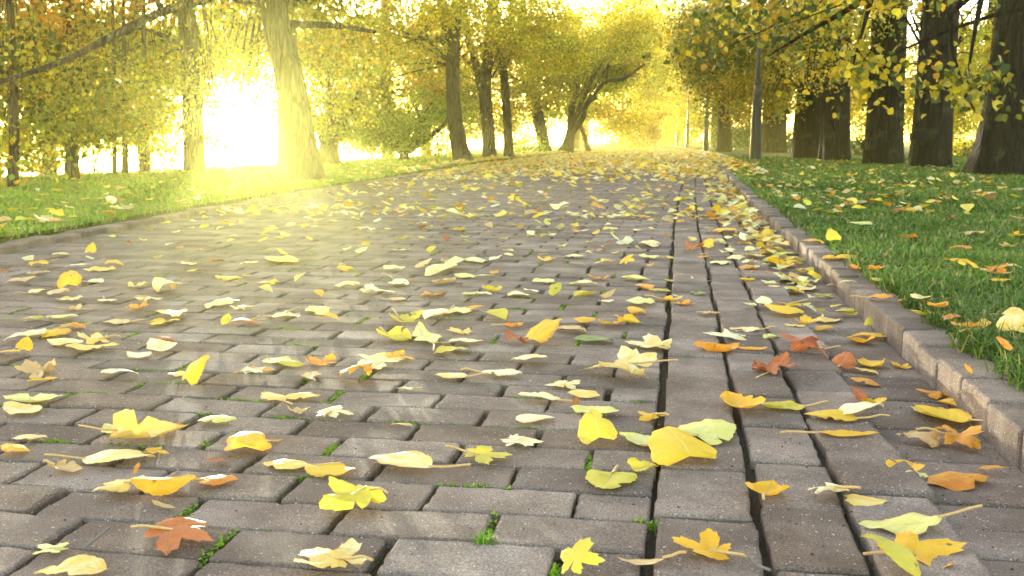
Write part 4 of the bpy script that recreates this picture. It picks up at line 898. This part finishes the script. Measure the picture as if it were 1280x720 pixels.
tree('tree', 'trunk leaning left with a side bough, fourth of the row left of the path', b, [(0, 0, 0, .24), rel(b, 676, 160, .22), rel(b, 667, 120, .2), rel(b, 660, 80, .16), rel(b, 652, -20, .1)],
     [(700, 50, 55, 40, 36, 2, 'yellow', 1.8), (690, 110, 40, 30, 39, 2, 'olive', 1.8), (640, 150, 30, 22, 42, 1.5, 'olive', 1.2)], limbs=lm, top=(8, 3, 'yellow'))
b = B0(708, 190.5)
lm = [[(*P(710, 172, b[1]), .15), (*P(728, 148, b[1]), .11), (*P(733, 130, b[1]), .09), (*P(746, 122, b[1]), .06)], [(*P(712, 160, b[1]), .13), (*P(716, 130, b[1]), .11), (*P(722, 115, b[1]), .08), (*P(720, 90, b[1]), .05)],
      [(*P(733, 132, b[1]), .08), (*P(755, 104, b[1]), .07), (*P(780, 98, b[1]-1), .07), (*P(806, 80, b[1]-1.5), .04)], [(*P(757, 104, b[1]), .06), (*P(760, 80, b[1]), .04)]]
tree('tree', 'dark twisted low-branching tree with contorted limbs left of the far path', b, [(0, 0, 0, .27), rel(b, 711, 178, .21), rel(b, 714, 160, .15), rel(b, 716, 130, .09)],
     [(735, 95, 50, 32, 42.5, 1.2, 'willow', 2.4), (765, 75, 45, 40, 43, 1.5, 'olive', 2.4), (700, 135, 35, 22, 44, 1.5, 'willow', 2.2), (780, 35, 45, 40, 40, 2., 'yellow', 2.)], limbs=lm, top=(8, 3, 'olive'))
b = B0(735, 188.6)
tree('tree', 'thin leaning stem right of the dark twisted tree', b, [(0, 0, 0, .12), rel(b, 731, 172, .1), rel(b, 724, 150, .08), rel(b, 715, 110, .05)], [(740, 130, 30, 25, 48, 2, 'gold', 1.6)], sides=8)
# far ends of the avenue
FAR = [(-5.6, 56, .22, [(772, 150, 36, 32, 56, 2.5, 'gold', 2.4), (770, 70, 45, 50, 56, 3, 'yellow', 2), (800, 25, 50, 45, 60, 3, 'yellow', 1.8)], 'first yellow-gold tree beyond the dark twisted one, left of the far path'),
       (-6.2, 68, .25, [(795, 158, 30, 26, 68, 3, 'orange', 2.4), (800, 80, 40, 55, 70, 3, 'yellow', 3)], 'orange-tinged tree farther along the left edge of the far path'),
       (-8.2, 84, .28, [(806, 165, 24, 20, 84, 3, 'gold', 2.4), (815, 100, 30, 55, 86, 4, 'gold', 2.8), (830, 50, 32, 60, 90, 4, 'yellow', 1.8)], 'hazy golden tree where the left row meets the far path'),
       (-6.5, 118, .3, [(824, 150, 22, 28, 118, 4, 'olive', 3.6), (822, 90, 26, 45, 118, 4, 'olive', 3)], 'olive crown closing the view at the end of the avenue'),
       (.6, 100, .28, [(846, 165, 20, 20, 100, 3, 'yellow', 2.4), (850, 100, 28, 60, 100, 4, 'gold', 3.2)], 'yellow-orange tree at the far right end of the avenue'),
       (2.3, 74, .25, [(868, 150, 22, 34, 74, 3, 'yellow', 2.4), (862, 80, 32, 60, 76, 3, 'gold', 3)], 'golden tree behind the third lamp post'),
       (2.2, 60, .25, [(885, 90, 30, 50, 58, 3, 'olive', 2.2), (875, 40, 40, 40, 58, 3, 'mixed', 2)], 'green and yellow tree behind the second lamp post'),
       (-3.5, 140, .3, [(838, 120, 16, 50, 140, 4, 'orange', 3.2), (834, 168, 14, 12, 140, 4, 'gold', 1.8)], 'faint reddish tree in the haze straight down the avenue'),
       (-11, 44, .22, [(600, 150, 50, 30, 46, 3, 'olive', 1.6), (560, 100, 50, 40, 46, 3, 'yellow', 1.6), (660, 150, 30, 25, 50, 3, 'gold', 1.4)], 'background olive tree seen between the left row of trunks'),
       (-9.5, 33, .2, [(470, 120, 60, 40, 33, 2, 'yellow', 1.5), (440, 60, 60, 45, 33, 2, 'gold', 1.4)], 'background yellow tree behind the willow-like bush')]
for (X, Y, r, bl, lab) in FAR:
    tree('tree', lab, (X, Y, land(X, Y)), [(0, 0, 0, r), (.05, 0, 1.5, r*.9), (0, 0, 4, r*.7), (0, 0, 7, r*.4)], bl, sides=10, nlimb=6, top=(8.5, 3.2, 'gold'))
# --- right side: the old thick trunks
def big(px, py, r, lab, bl, lean=0., top='mixed', fl=.2, hh=6.5, **kw):
    b = B0(px, py)
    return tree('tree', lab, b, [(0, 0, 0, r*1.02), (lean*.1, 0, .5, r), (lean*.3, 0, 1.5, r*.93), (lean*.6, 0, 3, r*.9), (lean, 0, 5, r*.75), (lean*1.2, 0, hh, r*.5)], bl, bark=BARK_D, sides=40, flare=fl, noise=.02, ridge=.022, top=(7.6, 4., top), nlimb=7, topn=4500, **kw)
big(1012, 199, .40, 'broad dark trunk, left and farther of the touching pair beyond the first lamp post', [(960, 70, 60, 50, 25.5, 1.3, 'mixed', 1.5), (930, 120, 40, 35, 26, .8, 'gold', 1.4), (890, 60, 50, 60, 27, 1.5, 'olive', 2.), (970, 130, 28, 18, 25, .5, 'gold', 1.2), (895, 60, 50, 60, 27.5, 1.2, 'green', 1.8), (950, 20, 70, 35, 25, 1.2, 'olive', 1.6)], .1, fl=.16)
big(1043, 202, .31, 'broad ridged trunk, right and nearer of the touching pair', [(1000, 35, 60, 40, 22, 1.2, 'mixed', 1.3), (1025, 85, 40, 25, 20.5, .6, 'mixed', .8)], -.1, fl=.18)
big(1103, 206, .335, 'thick reddish-brown trunk standing third from the right edge', [(1065, 20, 45, 35, 20, 1., 'yellow', 1.2), (1075, 70, 18, 25, 19.5, .4, 'mixed', .5)], 0, fl=.16, limbs=[[(3.55, 20.0, .45, .10), (3.42, 19.85, .42, .13), (3.36, 19.8, .38, .10), (3.33, 19.8, .33, .03)]])
big(1163, 210, .315, 'tall dark trunk with a burl at its foot, next to the rightmost one', [(1130, -5, 40, 25, 17.5, .8, 'mixed', .6), (1212, 50, 16, 36, 19, .5, 'yellow', .8)], .05, fl=.22, limbs=[[(3.9, 17.6, .6, .10), (3.80, 17.5, .56, .14), (3.74, 17.45, .5, .12), (3.7, 17.45, .42, .03)]])
near = big(1268, 219, .47, 'massive near-black trunk with a wide flared foot at the right edge', [(1215, -25, 40, 16, 15.5, .5, 'mixed', .6)], .12, fl=.5)
big(966, 190.5, .48, 'thick brown trunk behind the first lamp post', [(950, 90, 40, 40, 41, 2, 'gold', 1.6)], 0, 'gold', .2)
big(905, 190, .28, 'dim trunk under a green crown between the two nearest lamp posts', [(912, 135, 30, 26, 44, 1.8, 'green', 2.6), (925, 95, 36, 30, 44, 2, 'olive', 2.), (935, 165, 20, 14, 46, 1, 'green', 2.)], 0, 'green', .2)
# hanging sprays close by belong to a tree whose trunk stands outside the frame
b = (4.9, 9.6, LAWN)
lm = [[(4.7, 9.6, 3.6, .12), (*P(1180, -60, 10.2), .06), (*P(1090, -5, 10.6), .035), (*P(1010, 40, 11), .02), (*P(960, 70, 11.5), .01)],
      [(4.7, 9.6, 3.4, .1), (*P(1230, -20, 9.5), .04), (*P(1190, 40, 9.6), .02), (*P(1205, 110, 9.6), .012), (*P(1225, 150, 9.6), .006)],
      [(*P(1150, -45, 10.3), .03), (*P(1160, 20, 10), .015), (*P(1150, 90, 10), .007)], [(*P(1090, -5, 10.6), .03), (*P(1075, 50, 10.5), .014), (*P(1058, 110, 10.5), .006)], [(*P(1230, -20, 9.5), .03), (*P(1215, 60, 9.2), .014), (*P(1204, 140, 9.2), .006)]]
tree('tree', 'branch tips with large yellow and dark green leaves hanging in front of the right trunks', b, [(0, 0, 0, .4), (0, 0, 1.5, .36), (-.1, 0, 3.5, .3), (0, 0, 6, .2)],
     [(1025, 0, 75, 26, 10.6, .6, 'mixed', .5, .08), (960, 30, 55, 36, 11.4, .8, 'mixed', .65, .08), (1110, -30, 60, 14, 10, .5, 'mixed', .35, .08), (1060, 82, 16, 12, 10.4, .2, 'mixed', .35, .08), (1145, 90, 12, 16, 9.8, .15, 'mixed', .16, .08), (1230, -35, 60, 14, 9.4, .5, 'yellow', .25, .08), (1222, 105, 10, 16, 9.2, .2, 'mixed', .10, .08), (900, 30, 50, 45, 12.2, .8, 'mixed', .8, .08)],
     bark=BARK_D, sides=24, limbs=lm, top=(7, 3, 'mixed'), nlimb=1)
for (X, Y, lab) in ((5.0, 2.2, 'unseen broad tree added to shade the near right lawn and trunks'), (5.3, -6.5, 'second unseen broad tree added for shade, farther back at right')):
    tree('tree', lab, (X, Y, LAWN), [(0, 0, 0, .42), (0, 0, 1.5, .38), (0, 0, 4, .33), (.1, 0, 7, .2)], [], bark=BARK_D, sides=30, flare=.2, top=(6.2, 4.4, 'mixed'), topn=6500)  # out-of-view trees, added to keep skylight off the right lawn and trunks
BK = [(-9.6, 14.5, .12, [(60, 60, 110, 80, 15, 1.2, 'yellow', 2.4), (120, 150, 80, 40, 15.5, 1.2, 'yellow', 2.)], 'yellow tree filling the left side behind the slim trunks'),
      (-10.5, 19, .15, [(210, 60, 70, 80, 20, 1.5, 'yellow', 2.2), (200, 160, 45, 40, 20, 1, 'yellow', 1.2), (20, 180, 60, 40, 18, 1, 'olive', 2.)], 'glowing yellow tree on the bank behind the straight trunk'),
      (-10, 26, .18, [(300, 40, 60, 60, 27, 1.6, 'yellow', 1.8), (390, 60, 60, 60, 27, 1.6, 'yellow', 2.2), (350, 140, 25, 35, 27, 1, 'yellow', 1.2), (440, 140, 50, 45, 28, 1.6, 'yellow', 1.8)], 'yellow tree on the bank behind the low forking tree'),
      (-9, 31, .18, [(520, 60, 70, 60, 32, 1.6, 'gold', 2.2), (560, 140, 50, 40, 34, 1.6, 'olive', 2.2), (620, 90, 60, 60, 36, 1.6, 'yellow', 2.2), (690, 70, 50, 60, 42, 2, 'yellow', 2.2)], 'tall gold tree filling the gaps between the row of trunks')]
for (X, Y, r, bl, lab) in BK:
    tree('tree', lab, (X, Y, land(X, Y)), [(0, 0, 0, r), (.05, 0, 1.5, r*.9), (0, 0, 4, r*.7), (0, 0, 6, r*.4)], bl, sides=10, top=(7, 2.8, 'yellow'))
BG = [(7.4, 27, .2, [(1085, 110, 35, 60, 27, 1, 'bright', 2.), (1075, 60, 40, 50, 27, 1, 'bright', 2)], 'bright yellow tree glowing between the third and second trunks from the right'),
      (7.6, 23, .2, [(1200, 90, 50, 70, 24, 1.2, 'bright', 1.8), (1190, 160, 30, 26, 25, .8, 'bright', 1.4)], 'bright yellow tree seen left of the rightmost massive trunk'),
      (7.0, 36, .2, [(1045, 110, 40, 60, 38, 1.4, 'bright', 1.8), (1000, 100, 40, 50, 40, 1.4, 'bright', 1.8)], 'yellow tree far behind the touching pair of trunks'),
      (13, 34, .25, [(1240, 100, 60, 70, 36, 2, 'bright', 1.8), (1140, 110, 50, 60, 38, 2, 'bright', 1.8)], 'golden tree in the deep background at right')]
for (X, Y, r, bl, lab) in BG:
    tree('tree', lab, (X, Y, LAWN), [(0, 0, 0, r), (.05, 0, 1.5, r*.9), (0, 0, 3, r*.7), (0, 0, 5, r*.4)], bl, sides=10, top=(6, 2.6, 'yellow'), bark=BARK_D)
SHL = [(465, 199, [(462, 184, 34, 13, 23.5, .8, 'willow', 1.8, .05)], 'low pale green bush at the water edge left of the willow-like tree'),
       (548, 198, [(545, 182, 28, 14, 26, .8, 'yellow', 1.8, .05)], 'low yellow bush between the willow-like tree and the nearest row trunk'),
       (655, 194, [(655, 180, 26, 12, 34, 1., 'willow', 1.8, .05)], 'small green bush between the slender forked trunk and the leaning one'),
       (62, 222, [(60, 203, 34, 16, 12.6, .5, 'olive', 1.5, .05)], 'olive bush at the foot of the left lawn trees'),
       (118, 218, [(116, 204, 26, 12, 13.6, .5, 'yellow', 1.2, .05)], 'thin yellow bush on the bank beside the slim trunks'),
       (205, 214, [(206, 204, 16, 9, 15.5, .4, 'yellow', .9, .05)], 'sparse glowing bush left of the bright gap')]
for (px, py, bl, lab) in SHL:
    c0 = P(px, py, bl[0][4]); tree('shrub', lab, (c0[0], c0[1], land(c0[0], c0[1])), [(0, 0, 0, .03), (0, 0, .15, .028), (0, 0, .4, .015)], bl, sides=6, flare=.1, cat='shrub', nlimb=9)
SH = [(4.9, 34, [(1072, 182, 24, 16, 34, .8, 'green', 2.6, .07)], 'dark green shrub between the touching pair and the third trunk'),
      (6.2, 29, [(1200, 190, 40, 16, 29, .8, 'olive', 2.4, .07)], 'olive shrub left of the flared rightmost trunk'),
      (3.2, 50, [(932, 172, 30, 18, 50, 1.2, 'green', 2.8, .08)], 'dark green shrub behind the first lamp post'),
      (2.2, 54, [(905, 178, 18, 10, 54, 1.2, 'green', 2.6, .08)], 'low dark shrub left of the dim trunk'),
      (6.5, 44, [(1010, 175, 36, 18, 44, 1, 'green', 2.4, .08)], 'dark shrub glimpsed behind the touching pair of trunks')]
for (X, Y, bl, lab) in SH:
    tree('shrub', lab, (X, Y, LAWN), [(0, 0, 0, .04), (0, 0, .2, .035), (0, 0, .5, .02)], bl, sides=6, flare=.1, bark=BARK_D, cat='shrub')
# ------------------------------------------------------------------ lamp posts
def lamp():
    o = empty('street_lamp', (0, 0, 0), '', 'street lamp')
    V, Fc = lathe([(.17, -.05), (.17, .06), (.155, .09), (.15, .12), (.145, .5), (.135, .9), (.12, 1.25), (.125, 1.3), (.125, 1.36), (.11, 1.39)], 20); mesh('base', V, Fc, MIRON, o)
    V, Fc = lathe([(.1, 1.385), (.1, 1.44), (.125, 1.46), (.13, 1.5), (.12, 1.54), (.095, 1.58), (.09, 1.70), (.105, 1.72), (.105, 1.76), (.075, 1.80)], 20); mesh('collar', V, Fc, MIRON, o, smooth=False)
    V, Fc = lathe([(.068, 1.79), (.06, 2.6), (.05, 3.4), (.06, 3.42), (.06, 3.46), (.045, 3.5), (.045, 3.6)], 16); mesh('shaft', V, Fc, MIRON, o)
    V, Fc = lathe([(.07, 3.6), (.10, 3.64), (.19, 3.95), (.20, 4.02), (.18, 4.03)], 6); h = mesh('lantern', V, Fc, MGLASS, o)
    V, Fc = lathe([(.23, 4.03), (.22, 4.06), (.10, 4.2), (.04, 4.24), (.05, 4.27), (.01, 4.34)], 6); mesh('cap', V, Fc, MIRON, h)
    return o
def copy_tree(o, parent=None):
    c = o.copy(); COL.objects.link(c)
    if parent is not None: c.parent = parent
    for ch in o.children: copy_tree(ch, c)
    return c
lp0 = lamp()
for i, (X, Y, lab) in enumerate(((1.71, 24.2, 'black iron lamp post with ringed collar on the right lawn, nearest of four'), (1.17, 48, 'second nearest black lamp post beside the right edge of the path'),
                               (.48, 70, 'third black lamp post, left of the second along the far path'), (-.25, 94, 'farthest and thinnest lamp post near the end of the avenue'))):
    o = lp0 if i == 0 else copy_tree(lp0)
    o.location = (X, Y, LAWN); o.scale = (.86, .86, 1.); tag(o, lab, 'street lamp', 'lamp posts along the right of the path')
# ------------------------------------------------------------------ haze added to make the sun's glow
m, t = newmat('glow_haze'); bb = NB(t)
pv = bb.n('ShaderNodeVolumePrincipled'); pv.inputs['Color'].default_value = (1, .96, .30, 1); pv.inputs['Density'].default_value = .0022; pv.inputs['Anisotropy'].default_value = .83
oo = bb.n('ShaderNodeOutputMaterial'); t.links.new(pv.outputs[0], oo.inputs['Volume'])
x0, x1, y0, y1, z0, z1 = -320, 262, -27, 640, -3.4, 14.  # box stretched toward the sun so the haze weakens it
V = [(x, y, z) for x in (x0, x1) for y in (y0, y1) for z in (z0, z1)]
hz = mesh('haze', V, [(0, 1, 3, 2), (4, 6, 7, 5), (0, 4, 5, 1), (2, 3, 7, 6), (0, 2, 6, 4), (1, 5, 7, 3)], m)
tag(hz, 'thin golden haze added for the sun glow over the avenue', 'haze', kind='stuff')
